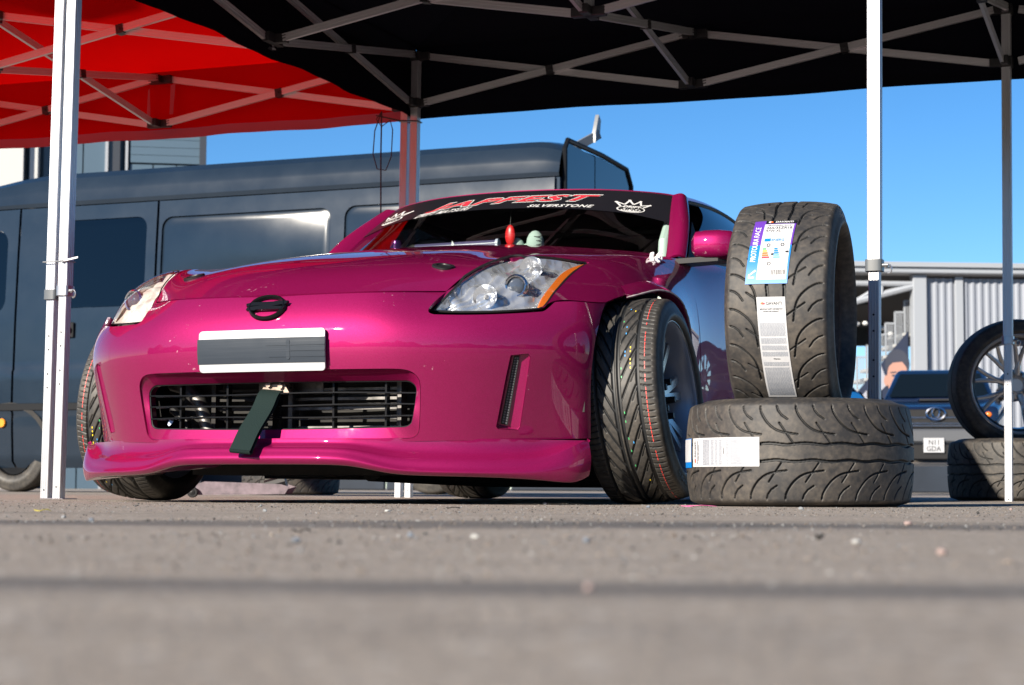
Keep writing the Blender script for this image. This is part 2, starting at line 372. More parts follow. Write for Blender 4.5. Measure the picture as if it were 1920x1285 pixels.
# outlines of the panels in surface parameters
LENS = [[(-0.009, 1.823), (0.281, 0.606), (1.087, 0.036), (1.6, 0.02), (2.098, 0.02), (2.454, 0.02), (2.713, 0.02), (2.753, 0.396), (2.911, 0.837), (3.15, 1.252), (3.443, 1.637), (3.691, 1.814)], [(3.691, 1.814), (3.279, 2.014), (2.894, 2.247), (2.601, 2.472), (2.356, 2.693), (2.162, 2.953), (1.988, 3.216)], [(1.988, 3.216), (1.477, 3.145), (0.992, 2.961), (0.496, 2.504), (-0.009, 1.823)]]
AMBER = [[(3.548, 1.916), (3.165, 2.056), (2.81, 2.282), (2.481, 2.564), (2.202, 2.924), (2.039, 3.178)], [(2.039, 3.178), (1.943, 3.094), (2.101, 2.733), (2.391, 2.407), (2.751, 2.104), (3.16, 1.92), (3.534, 1.847), (3.548, 1.916)]]
ARCH = [(3.268, 3.339), (3.593, 3.244), (3.973, 3.174), (4.482, 3.077), (4.898, 3.035), (5.254, 3.089), (5.53, 3.213), (5.709, 3.353), (5.836, 3.517), (6.02, 3.85)]
SEAMF = [(1.988, 3.216), (2.281, 3.02), (2.641, 3.119), (2.987, 3.267), (3.268, 3.339)]
BUMP_SIDE = [(17.114, 1.101), (17.007, 1.805), (16.844, 2.697), (16.803, 3.522), (16.923, 4.322), (17.316, 5.123), (17.837, 5.991)]
BUMP_TOP = [[(17.837, 5.991), (17.176, 5.907), (16.279, 5.902), (15.531, 5.829)], [(15.531, 5.829), (15.119, 5.458), (14.932, 5.357)], [(14.932, 5.357), (14.179, 5.248), (13.506, 5.17), (12.813, 5.12), (12.212, 5.124)], [(12.212, 5.124), (12.104, 5.227), (12.201, 5.548), (12.549, 6.233)], [(12.549, 6.233), (11.486, 6.144), (10.593, 6.089), (9.765, 6.06), (9.0, 5.99)]]
# ------------------------------------------------------------------ tyres
def seg_dist(P, A, B):
    d = B-A; t = np.clip(((P-A)@d)/(d@d), 0, 1); return np.linalg.norm(P-A-t[:, None]*d, axis=1)
def groove_depth(th, s, R, pitches, lines, flip_phase=.5):
    """th angle, s lateral metres; lines = [(polyline in (pitch, s metres), half width, depth, side)], side 0 = both sides mirrored, 2 = as given"""
    p = th*pitches/(2*pi); plen = 2*pi*R/pitches; D = np.zeros_like(th)
    for poly, hw, dep, side in lines:
        for sg in ((1, -1) if side == 0 else (1,)):
            ph = (p+(flip_phase if sg < 0 else 0)) % 1.0
            Q = np.stack([ph*plen, s*sg], 1); near = np.full(len(th), 9.)
            A = np.array(poly, float); A[:, 0] *= plen
            k = int(math.ceil((A[:, 0].max())/plen)); k0 = int(math.floor(A[:, 0].min()/plen))
            for sh in range(-k, -k0+1):
                B = A+np.array([sh*plen, 0])
                for a, b in zip(B[:-1], B[1:]): near = np.minimum(near, seg_dist(Q, a, b))
            D = np.maximum(D, dep*np.clip((hw+.0010-near)/.0011, 0, 1))
    return D
def arc_pts(f, n=8): return [f(i/(n-1)) for i in range(n)]
DAV = ([([(t/12, .0228+.0022*sin(2*pi*t/12)) for t in range(13)], .0034, .008, 0),
        ([tuple(q) for q in spl(np.array([(0, .130), (.01, .116), (.09, .098), (.27, .075), (.49, .060), (.72, .0535), (1.04, .049)]), np.linspace(0, 6, 16))], .0019, .007, 0),
        ([(.92, .026), (.55, .080)], .0015, .006, 0),
        ([(.46, .130), (.51, .114), (.61, .101), (.77, .090)], .0017, .006, 0)])
UNI = ([([(0, .066), (1, .066)], .0046, .007, 0), ([(0, .008), (1, .008)], .0042, .007, 0),
        ([(.0, .061), (.5, .046), (1.1, .030), (1.75, .012)], .0021, .006, 0), ([(.25, .060), (.55, .052), (.8, .046)], .0010, .004, 0)]
       +[([(k/3, .072), (k/3+.06, .085), (k/3+.09, .104), (k/3+.09, .118)], .0011, .0045, 0) for k in range(3)])
def tyre_mesh(name, R, hw, rim_r, rim_hw, lines, pitches, nth=900, dense=1.7e-3, bulge=.012, phase=.5):
    """tyre with its axis on local Z; hw half section width at the tread, grooves as real relief"""
    th_w = hw-.012; n_t = int(2*th_w/dense); prof = []
    tread = [(R-.010*(abs(-th_w+2*th_w*i/n_t)/th_w)**2.6, -th_w+2*th_w*i/n_t) for i in range(n_t+1)]
    # sidewall (lower then upper)
    def side(sg):
        o = []
        for t in (.08, .2, .35, .5): # shoulder
            a = t*pi/2/.55; o.append((R-.010-.030*(1-cos(min(a, pi/2))), sg*(th_w+.016*sin(min(a, pi/2)))))
        H = R-.042-rim_r
        for t in (.15, .3, .5, .7, .85): o.append((R-.042-H*t, sg*(th_w+.016+bulge*sin(pi*t)*1.0-max(0, t-.5)*2*(th_w+.016-rim_hw))))
        o += [(rim_r+.004, sg*(rim_hw+.001)), (rim_r, sg*(rim_hw-.006)), (rim_r+.004, sg*(rim_hw-.016)), (rim_r+.02, sg*(rim_hw-.012))]
        o += [(R-.045, sg*(th_w-.004)), (R-.026, sg*(th_w-.02))]
        return o
    up_, lo_ = side(1), side(-1)
    prof = lo_[::-1]+tread+up_; i0 = len(lo_); i1 = i0+len(tread)
    r = np.array([q[0] for q in prof]); z = np.array([q[1] for q in prof]); k = len(prof)
    th = np.arange(nth)*2*pi/nth
    RR = np.repeat(r[:, None], nth, 1); ZZ = np.repeat(z[:, None], nth, 1); TH = np.repeat(th[None], k, 0)
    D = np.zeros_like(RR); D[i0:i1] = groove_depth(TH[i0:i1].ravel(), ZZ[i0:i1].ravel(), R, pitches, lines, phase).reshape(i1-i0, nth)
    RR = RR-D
    V = np.stack([RR*np.cos(TH), RR*np.sin(TH), ZZ], 2).reshape(-1, 3)
    a = np.arange(k)[:, None]; b = np.arange(nth)[None]; a2 = (a+1) % k; b2 = (b+1) % nth
    F = np.stack([a*nth+b, a*nth+b2, a2*nth+b2, a2*nth+b], 2).reshape(-1, 4)
    me = bpy.data.meshes.new(name); me.vertices.add(len(V)); me.vertices.foreach_set('co', V.ravel())
    me.loops.add(F.size); me.loops.foreach_set('vertex_index', F.ravel()); me.polygons.add(len(F))
    me.polygons.foreach_set('loop_start', np.arange(0, F.size, 4)); me.polygons.foreach_set('loop_total', np.full(len(F), 4))
    me.update(calc_edges=True); me.polygons.foreach_set('use_smooth', np.ones(len(F), bool)); me.validate()
    at = me.attributes.new('dust_shade', 'FLOAT', 'POINT'); at.data.foreach_set('value', np.clip(1-D.ravel()/.002, 0, 1)); return me  # falls to zero in the grooves, where shade is painted
def rubber(name, base, dirt, amount, rough=.62):
    """rubber with dirt on the tread blocks (outer radius) as worn and scuffed patches; grooves darkened to paint their shade"""
    m = pmat(name, base, rough); ns, lk, b = nodes(m); tc = N(m, 'ShaderNodeTexCoord')
    nz = N(m, 'ShaderNodeTexNoise', i_Scale=9., i_Detail=9., i_Roughness=.68); lk.new(tc.outputs['Object'], nz.inputs['Vector'])
    n2 = N(m, 'ShaderNodeTexNoise', i_Scale=70., i_Detail=5.); lk.new(tc.outputs['Object'], n2.inputs['Vector'])
    mx = N(m, 'ShaderNodeMath', operation='MULTIPLY_ADD'); lk.new(n2.outputs['Fac'], mx.inputs[0]); mx.inputs[1].default_value = .5; lk.new(nz.outputs['Fac'], mx.inputs[2])
    cr = N(m, 'ShaderNodeValToRGB'); lk.new(mx.outputs[0], cr.inputs[0]); e = cr.color_ramp.elements
    e[0].position = .62; e[0].color = (*base, 1); e[1].position = 1.0; e[1].color = (*dirt, 1)
    q = e.new(.78); q.color = (*[base[i]+(dirt[i]-base[i])*amount for i in range(3)], 1)
    at = N(m, 'ShaderNodeAttribute', attribute_name='dust_shade'); mc = N(m, 'ShaderNodeMix', data_type='RGBA'); lk.new(at.outputs['Fac'], mc.inputs[0]); mc.inputs[6].default_value = (.008, .009, .010, 1); lk.new(cr.outputs[0], mc.inputs[7])   # grooves coloured near black for their shade, without the tread dirt
    lk.new(mc.outputs[2], b.inputs['Base Color'])
    bp = N(m, 'ShaderNodeBump', i_Strength=.25, i_Distance=.0008); lk.new(n2.outputs['Fac'], bp.inputs['Height']); lk.new(bp.outputs[0], b.inputs['Normal'])
    return m
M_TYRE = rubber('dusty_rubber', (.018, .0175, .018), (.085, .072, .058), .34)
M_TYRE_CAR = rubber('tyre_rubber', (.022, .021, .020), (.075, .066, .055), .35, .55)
# ------------------------------------------------------------------ trimmed panels on the car surfaces
def runs(rs, n=8):
    """smooth runs of (u, v) joined at corners -> closed polygon"""
    out = []
    for r in rs:
        r = np.asarray(r, float)
        k = max(2, (len(r)-1)*n+1) if len(r) > 2 else 2
        q = spl(r, np.linspace(0, len(r)-1, k)) if len(r) > 2 else r
        out += list(q[:-1])
    return np.array(out)
def inside(P, poly):
    x, y = P[:, 0][:, None], P[:, 1][:, None]; a = poly; b = np.roll(poly, -1, 0)
    c = (a[:, 1] > y) != (b[:, 1] > y); t = (y-a[:, 1])/(b[:, 1]-a[:, 1]+1e-15); return (np.sum(c & (x < a[:, 0]+t*(b[:, 0]-a[:, 0])), 1) % 2) == 1
def poly_dist(P, poly):
    d = np.full(len(P), 9.); b = np.roll(poly, -1, 0)
    for A, B in zip(poly, b):
        if np.linalg.norm(B-A) > 1e-9: d = np.minimum(d, seg_dist(P, A, B))
    return d
def resample(poly, step):
    out = []
    for A, B in zip(poly, np.roll(poly, -1, 0)):
        k = max(1, int(round(np.linalg.norm(B-A)/step))); out += [A+(B-A)*i/k for i in range(k)]
    o = [out[0]]
    for q in out[1:]:
        if np.linalg.norm(q-o[-1]) > step*.15: o.append(q)
    return np.array(o)
def inset(poly, d):
    a = np.roll(poly, 1, 0); b = np.roll(poly, -1, 0); t = b-a; t /= np.linalg.norm(t, axis=1)[:, None]+1e-12; n = np.stack([-t[:, 1], t[:, 0]], 1)
    area = np.sum(poly[:, 0]*b[:, 1]-b[:, 0]*poly[:, 1]); return poly+n*d*(1 if area > 0 else -1)
def tri_region(outer, holes, su, sv, step, gap=0.0):
    sc_ = np.array([su, sv]); O = resample(np.asarray(outer)*sc_, step); H = [resample(np.asarray(h)*sc_, step) for h in holes]
    if gap: O = inset(O, gap); H = [inset(h, -gap) for h in H]
    lo, hi = O.min(0), O.max(0); gx = np.arange(lo[0], hi[0], step); gy = np.arange(lo[1], hi[1], step*.87)
    P = np.array([(x+(step/2 if j % 2 else 0), y) for j, y in enumerate(gy) for x in gx])
    k = inside(P, O) & (poly_dist(P, O) > step*.55)
    for h in H: k &= ~inside(P, h) & (poly_dist(P, h) > step*.55)
    P = P[k]; V = [Vector(q) for q in O]; E = [(i, (i+1) % len(O)) for i in range(len(O))]
    for h in H:
        b = len(V); V += [Vector(q) for q in h]; E += [(b+i, b+(i+1) % len(h)) for i in range(len(h))]
    V += [Vector(q) for q in P]
    vo, eo, fo, *_ = G.delaunay_2d_cdt(V, E, [], 0, 1e-6)
    vo = np.array([tuple(q) for q in vo]); F = np.array([f for f in fo if len(f) == 3]); c = vo[F].mean(1)
    k = inside(c, O)
    for h in H: k &= ~inside(c, h)
    return vo/sc_, F[k], O/sc_
def outward(V, Nn, F, ref):
    return (Nn*(V-np.asarray(ref))).sum() > 0
def finish(name, V, Nn, F, mat, parent, thick=.012, ref=(0, 1.0, .35), mirror=False, bound=True):
    V = np.asarray(V, float); Nn = np.asarray(Nn, float); F = [tuple(f) for f in F]
    if not outward(V, Nn, F, ref): Nn = -Nn
    f0 = [F[i] for i in range(0, len(F), max(1, len(F)//60))]; s = 0
    for f in f0: s += np.cross(V[f[1]]-V[f[0]], V[f[2]]-V[f[0]]) @ Nn[f[0]]
    if s < 0: F = [f[::-1] for f in F]
    if thick and bound:
        cnt = {}
        for f in F:
            for a, b in zip(f, f[1:]+f[:1]): cnt[(a, b)] = 1
        be = [(a, b) for (a, b) in cnt if (b, a) not in cnt]; base = len(V); mp = {}; V2 = []; N2 = []; F2 = []
        acc = {}
        for a, b in be:
            n = np.cross(V[b]-V[a], Nn[a]); n /= np.linalg.norm(n)+1e-12
            for q in (a, b): acc[q] = acc.get(q, 0)+n
        for q, n in acc.items():
            n = n/(np.linalg.norm(n)+1e-12); mp[q] = base+len(V2); V2 += [V[q], V[q]-Nn[q]*thick]; N2 += [n, n]
        for a, b in be: F2.append((mp[b], mp[a], mp[a]+1, mp[b]+1))
        if V2: V = np.concatenate([V, V2]); Nn = np.concatenate([Nn, N2]); F = F+F2
    if mirror: V = V*[-1, 1, 1]; Nn = Nn*[-1, 1, 1]; F = [f[::-1] for f in F]
    return mesh(name, V, F, mat, parent, normals=Nn)
def trim_panel(name, S, outer, holes, mat, parent, su, sv, step=.014, gap=.0015, thick=.012, mirror=False, off=0., dish=None, ref=(0, 1.0, .35)):
    uv, F, O = tri_region(outer, holes, su, sv, step, gap); P = S(uv[:, 0], uv[:, 1]); Nn = S.normal(uv[:, 0], uv[:, 1])
    if not outward(P, Nn, F, ref): Nn = -Nn
    if off: P = P+Nn*off
    if dish:
        sc_ = np.array([su, sv]); d = poly_dist(uv*sc_, O*sc_); P = P-Nn*dish(d, uv)[:, None]
        me = mesh(name, P*([-1, 1, 1] if mirror else [1, 1, 1]), F if not mirror else F[:, ::-1], mat, parent, 50); return me
    return finish(name, P, Nn, F, mat, parent, thick, ref, mirror)
def grid_panel(name, S, u0, u1, v0, v1, nu, nv, mat, parent, thick=.012, off=0., mirror=False, ref=(0, 1.0, .35), vfun=None):
    U, W = np.meshgrid(np.linspace(u0, u1, nu), np.linspace(0, 1, nv), indexing='ij')
    if vfun is None: VV = v0+(v1-v0)*W
    else: lo = vfun(U); VV = lo+(v1-lo)*W
    u, v = U.ravel(), VV.ravel(); P = S(u, v); Nn = S.normal(u, v)
    if not outward(P, Nn, None, ref): Nn = -Nn
    if off: P = P+Nn*off
    i = np.arange(nu-1)[:, None]; j = np.arange(nv-1)[None]
    F = np.stack([i*nv+j, (i+1)*nv+j, (i+1)*nv+j+1, i*nv+j+1], 2).reshape(-1, 4)
    return finish(name, P, Nn, [tuple(map(int, f)) for f in F], mat, parent, thick, ref, mirror)
def text_mesh(s, size=1., shear=0., offset=0., align='CENTER', space=1.):
    """flat glyph triangles -> (verts 2-D, faces)"""
    c = bpy.data.curves.new('t', 'FONT'); c.body = s; c.size = size; c.shear = shear; c.offset = offset; c.align_x = align; c.align_y = 'CENTER'; c.space_character = space
    c.resolution_u = 3; o = bpy.data.objects.new('t', c); COL.objects.link(o); dg = bpy.context.evaluated_depsgraph_get(); me = bpy.data.meshes.new_from_object(o.evaluated_get(dg))
    bm = bmesh.new(); bm.from_mesh(me); bmesh.ops.triangulate(bm, faces=bm.faces)
    V = np.array([v.co[:2] for v in bm.verts]) if len(bm.verts) else np.zeros((0, 2)); F = [tuple(v.index for v in f.verts) for f in bm.faces]
    bm.free(); bpy.data.objects.remove(o); bpy.data.curves.remove(c); bpy.data.meshes.remove(me); return V, F
def shape_on(name, fn, V2, F, mat, parent, lift=.001, fit=None, sub=0.02):
    """map flat 2-D triangles onto a surface fn(x, y) -> (P, N); fit = (x0, x1, y0, y1) rescales to a box"""
    V2 = np.asarray(V2, float)
    if fit:
        lo, hi = V2.min(0), V2.max(0); V2 = (V2-lo)/(hi-lo)*np.array([fit[1]-fit[0], fit[3]-fit[2]])+np.array([fit[0], fit[2]])
    bm = bmesh.new(); vs_ = [bm.verts.new((*q, 0)) for q in V2]
    for f in F:
        try: bm.faces.new([vs_[i] for i in f])
        except ValueError: pass
    for _ in range(4):
        es = [e for e in bm.edges if e.calc_length() > sub]
        if not es: break
        bmesh.ops.subdivide_edges(bm, edges=es, cuts=1); bmesh.ops.triangulate(bm, faces=bm.faces)
    bm.verts.index_update(); V2 = np.array([v.co[:2] for v in bm.verts]); F = [tuple(v.index for v in f.verts) for f in bm.faces]; bm.free()
    P, Nn = fn(V2[:, 0], V2[:, 1]); sg_ = sum(float(np.cross(P[f[1]]-P[f[0]], P[f[2]]-P[f[0]]) @ Nn[f[0]]) for f in F)
    if sg_ < 0: F = [f[::-1] for f in F]
    return mesh(name, P+Nn*lift, F, mat, parent, normals=Nn)
def rect(x0, x1, y0, y1): return np.array([(x0, y0), (x1, y0), (x1, y1), (x0, y1)]), [(0, 1, 2, 3)]
def ring2(cx, cy, rx, ry, w, n=28):
    V = [(cx+rx*cos(2*pi*i/n), cy+ry*sin(2*pi*i/n)) for i in range(n)]+[(cx+(rx-w)*cos(2*pi*i/n), cy+(ry-w)*sin(2*pi*i/n)) for i in range(n)]
    return np.array(V), [(i, (i+1) % n, n+(i+1) % n, n+i) for i in range(n)]
def disc2(cx, cy, rx, ry, n=24): return np.array([(cx+rx*cos(2*pi*i/n), cy+ry*sin(2*pi*i/n)) for i in range(n)]), [tuple(range(n))]
def join2(*items):
    V = []; F = []
    for v, f in items: b = len(V); V += [tuple(q) for q in v]; F += [tuple(i+b for i in g) for g in f]
    return np.array(V), F
# ------------------------------------------------------------------ materials of the car
M_PAINT = pmat('magenta_metallic_paint', (.20, .006, .065), .50, .44, Specular_IOR_Level=.08, Coat_Weight=1.0, Coat_Roughness=.02, Coat_IOR=1.5)
def paint_grain(m):
    ns, lk, b = nodes(m); tc = N(m, 'ShaderNodeTexCoord')
    vo = N(m, 'ShaderNodeTexVoronoi', i_Scale=900.); lk.new(tc.outputs['Object'], vo.inputs['Vector'])
    cr = N(m, 'ShaderNodeMix', data_type='RGBA'); lk.new(vo.outputs['Color'], cr.inputs[0])
    cr.inputs[6].default_value = (.192, .003, .048, 1); cr.inputs[7].default_value = (.270, .007, .084, 1); lk.new(cr.outputs[2], b.inputs['Base Color'])
    nz = N(m, 'ShaderNodeTexNoise', i_Scale=30., i_Detail=8.); lk.new(tc.outputs['Object'], nz.inputs['Vector'])
    mr = N(m, 'ShaderNodeMapRange'); mr.inputs['From Min'].default_value = .35; mr.inputs['From Max'].default_value = .8; mr.inputs['To Min'].default_value = .008; mr.inputs['To Max'].default_value = .05
    lk.new(nz.outputs['Fac'], mr.inputs['Value']); lk.new(mr.outputs[0], b.inputs['Coat Roughness'])
    n4 = N(m, 'ShaderNodeTexNoise', i_Scale=75., i_Detail=2.); lk.new(tc.outputs['Object'], n4.inputs['Vector']); n5 = N(m, 'ShaderNodeTexNoise', i_Scale=6., i_Detail=3.); lk.new(tc.outputs['Object'], n5.inputs['Vector'])
    mu = N(m, 'ShaderNodeMath', operation='MULTIPLY'); lk.new(n4.outputs['Fac'], mu.inputs[0]); lk.new(n5.outputs['Fac'], mu.inputs[1])
    r4 = N(m, 'ShaderNodeValToRGB'); lk.new(mu.outputs[0], r4.inputs[0]); r4.color_ramp.elements[0].position = .455; r4.color_ramp.elements[1].position = .475
    mc = N(m, 'ShaderNodeMix', data_type='RGBA'); lk.new(r4.outputs[0], mc.inputs[0]); lk.new(cr.outputs[2], mc.inputs[6]); mc.inputs[7].default_value = (.40, .16, .22, 1); lk.new(mc.outputs[2], b.inputs['Base Color'])   # stone chips
    n3 = N(m, 'ShaderNodeTexNoise', i_Scale=5., i_Detail=2.); lk.new(tc.outputs['Object'], n3.inputs['Vector'])
    bp = N(m, 'ShaderNodeBump', i_Strength=.04, i_Distance=.01); lk.new(n3.outputs['Fac'], bp.inputs['Height']); lk.new(bp.outputs[0], b.inputs['Coat Normal'])
paint_grain(M_PAINT)
M_BLACK = pmat('black_plastic', (.010, .010, .011), .45, 0, Specular_IOR_Level=.25)
M_SATIN = pmat('satin_black', (.006, .006, .007), .22, 0, Specular_IOR_Level=.3)
M_DARK = pmat('dark_underbody', (.010, .010, .011), .8)
noise_col(M_DARK, [(.006, .006, .006), (.02, .018, .016)], 14)
M_CHROME = pmat('chrome', (.62, .63, .66), .16, 1.0)
M_REFL = pmat('headlight_reflector', (.60, .61, .63), .22, .72)
def facets(m, s, st):
    ns, lk, b = nodes(m); tc = N(m, 'ShaderNodeTexCoord'); vo = N(m, 'ShaderNodeTexVoronoi', i_Scale=s); lk.new(tc.outputs['Object'], vo.inputs['Vector'])
    bp = N(m, 'ShaderNodeBump', i_Strength=st, i_Distance=.01); lk.new(vo.outputs['Distance'], bp.inputs['Height']); lk.new(bp.outputs[0], b.inputs['Normal'])
facets(M_REFL, 38., .35)
M_MILK = pmat('yellowed_headlight', (.62, .58, .50), .35, .25)
noise_col(M_MILK, [(.44, .40, .34), (.78, .75, .68)], 20, 5)
def glass(name, tint=(.9, .95, .95), refl=1.0, rough=0.0, ior=1.52):
    m = bpy.data.materials.new(name); m.use_nodes = True; n = m.node_tree.nodes; l = m.node_tree.links; n.clear()
    o = n.new('ShaderNodeOutputMaterial'); mx = n.new('ShaderNodeMixShader'); t = n.new('ShaderNodeBsdfTransparent'); g = n.new('ShaderNodeBsdfGlossy'); f = n.new('ShaderNodeFresnel'); f.inputs[0].default_value = ior
    t.inputs[0].default_value = (*tint, 1); g.inputs['Roughness'].default_value = rough; g.inputs[0].default_value = (refl, refl, refl, 1)
    ge = n.new('ShaderNodeNewGeometry'); mr = n.new('ShaderNodeMapRange'); l.new(ge.outputs['Backfacing'], mr.inputs['Value']); mr.inputs['To Min'].default_value = ior; mr.inputs['To Max'].default_value = 1/ior; l.new(mr.outputs[0], f.inputs[0])   # thin sheet: the same from both sides
    l.new(f.outputs[0], mx.inputs[0]); l.new(t.outputs[0], mx.inputs[1]); l.new(g.outputs[0], mx.inputs[2]); l.new(mx.outputs[0], o.inputs[0]); return m
M_GLASS = glass('windscreen_glass', (.80, .85, .84))
M_LENS = glass('headlight_lens', (.96, .97, .97), .8, .01, 1.25)
M_TINT = glass('dark_tinted_glass', (.035, .045, .05))
M_AMBER = pmat('amber_lens', (.75, .16, .015), .25, 0, Coat_Weight=.5)
M_WHITE = pmat('white_print', (.62, .62, .62), .5)
M_RED = pmat('red_print', (.62, .03, .05), .4)
M_BANNER = pmat('black_vinyl', (.010, .010, .014), .28)
M_RUBSEAL = pmat('rubber_seal', (.01, .01, .01), .5)

CAR = empty('sports_car', (-.4135, 6.2445, 0), -.38469, 'magenta sports coupe with widened arches and slammed front bumper under the black gazebo', 'car')
# ---- outlines in surface parameters
GRILLE = [(9.0,3.063),(9.671,3.075),(10.354,3.079),(11.127,3.08),(11.50,3.06),(11.74,2.96),(11.875,2.772),(11.92,2.532),(11.92,2.006),(11.90,1.404),(11.861,1.19),(11.74,1.06),(11.5,1.03),(10.692,.99),(9.918,.955),(9.0,.92)]
SLOT = [(13.907,3.641),(14.359,3.726),(14.425,3.604),(14.373,2.35),(14.32,1.44),(14.265,1.342),(13.718,1.364),(13.673,1.427),(13.778,2.334)]
mir = lambda q, c=18: [(c-u, v) for u, v in q][::-1]
right = [np.array([(9.0, 1.03), (17.114, 1.06)])]+[BUMP_SIDE]+BUMP_TOP
half = runs(right, 6)
left = np.array([(18-u, v) for u, v in half])[::-1]
bump_poly = np.concatenate([half, left]); 
k = np.concatenate([[True], np.linalg.norm(np.diff(bump_poly, axis=0), axis=1) > 1e-6]); bump_poly = bump_poly[k]
gr_half = runs([GRILLE[:4], GRILLE[3:13], GRILLE[12:]], 5); gr = np.concatenate([gr_half, np.array([(18-u, v) for u, v in gr_half])[::-1]]); k = np.concatenate([[True], np.linalg.norm(np.diff(gr, axis=0), axis=1) > 1e-6]); gr = gr[k]
# the bottom edge of the fascia dips under the grille: keep the hole above it
bump_poly = np.array([(u, v) if v > 1.2 or abs(u-9) > 7.9 else (u, v) for u, v in bump_poly])
slot_r = np.array(SLOT); slot_l = np.array(mir(SLOT))
BUMPER = trim_panel('bumper', S_BUMP, np.array([(u, max(.80, min(1.06, .80+(abs(u-9)-3.3)*.6)) if v < 1.07 else v) for u, v in bump_poly]), [gr, slot_r, slot_l], M_PAINT, CAR, .105, .08, .011, .0012, .014)
# grille surround: from the fascia edge in to the mesh opening
def surround():
    n = len(gr); V = []; F = []
    O = S_BUMP(gr[:, 0], gr[:, 1]); c = np.array([0, 0, .283])
    I = np.array([(np.clip(p[0]*.958, -.447, .447), 0, np.clip(.283+(p[2]-.283)*(.735 if p[2] > .283 else .68), .213, .352)) for p in O])
    I[:, 1] = -.752+.19*I[:, 0]**2+.02*(I[:, 2]-.28)
    rows = [O, O*.93+I*.07+np.array([0, .006, 0]), O*.45+I*.55+np.array([0, .003, 0]), I, I+np.array([0, .035, 0])]
    for r in rows: V += list(r)
    for k in range(len(rows)-1):
        for i in range(n): F.append((k*n+i, k*n+(i+1) % n, (k+1)*n+(i+1) % n, (k+1)*n+i))
    return mesh('grille_surround', V, F, M_PAINT, BUMPER, 28), I
SUR, GI = surround()
bm = bmesh.new(); bm.from_mesh(SUR.data); bmesh.ops.recalc_face_normals(bm, faces=bm.faces); bm.to_mesh(SUR.data); bm.free()
# black edge trim round the opening
mb = MB(); mb.tube([p+np.array([0, .006, 0]) for p in GI[::3]], .004, 6, closed=True); mb.build('grille_edge', M_BLACK, BUMPER)
gy = lambda x: -.740+.19*x*x
for z, x1 in ((.318, .442), (.284, .444), (.250, .440)):
    mb = MB(); xs = np.linspace(-x1, x1, 25); sag = .002
    for (dy, dz) in ((0, 0),):
        P = [np.array([x, gy(x), z+sag*sin(x*9+z*40)]) for x in xs]
        n = len(P); pr = [(-.010, -.0018), (.018, -.0038), (.022, 0), (.018, .0038), (-.010, .0018)]
        V = [p+np.array([0, a, b]) for p in P for a, b in pr]; m_ = len(pr)
        F = [(i*m_+j, i*m_+(j+1) % m_, (i+1)*m_+(j+1) % m_, (i+1)*m_+j) for i in range(n-1) for j in range(m_)]+[tuple(range(m_)), tuple(range((n-1)*m_, n*m_))[::-1]]
        mb.add(V, F)
    mb.build('slat', M_SATIN, BUMPER)
for x in (-.335, -.165, 0.01, .185, .345):
    mb = MB(); mb.box((x-.003, gy(x)+.008, .212), (x+.003, gy(x)+.03, .350)); mb.build('grille_post', M_SATIN, BUMPER)
# radiator, cooler and pipes behind the grille
M_ALU = pmat('dirty_aluminium', (.42, .41, .39), .45, .8); noise_col(M_ALU, [(.05, .05, .047), (.20, .19, .185)], 25, 6)
mb = MB(); mb.box((-.40, -.60, .16), (.40, -.56, .40)); mb.build('radiator', M_DARK, CAR)
for x0, x1 in ((.02, .36), (-.24, -.06)):
    mb = MB()
    for i in range(6): mb.box((x0, -.652, .19+i*.028), (x1, -.63, .19+i*.028+.008))
    mb.box((x0-.014, -.668, .185), (x0, -.625, .36)); mb.box((x1, -.668, .185), (x1+.014, -.625, .36)); mb.build('oil_cooler', M_ALU if x0 > 0 else M_DARK, CAR)
mb = MB(); mb.tube([(-.20, -.655, .17), (-.27, -.66, .22), (-.30, -.655, .30), (-.36, -.64, .345), (-.43, -.60, .36)], .022, 12); mb.build('intake_pipe', M_ALU, CAR)
mb = MB(); mb.tube([(-.33, -.66, .18), (-.34, -.665, .24), (-.40, -.65, .28)], .013, 10); mb.build('hose', M_BLACK, CAR)
mb = MB(); mb.box((-.10, -.655, .325), (.115, -.615, .36)); mb.build('crash_bar', M_ALU, CAR)
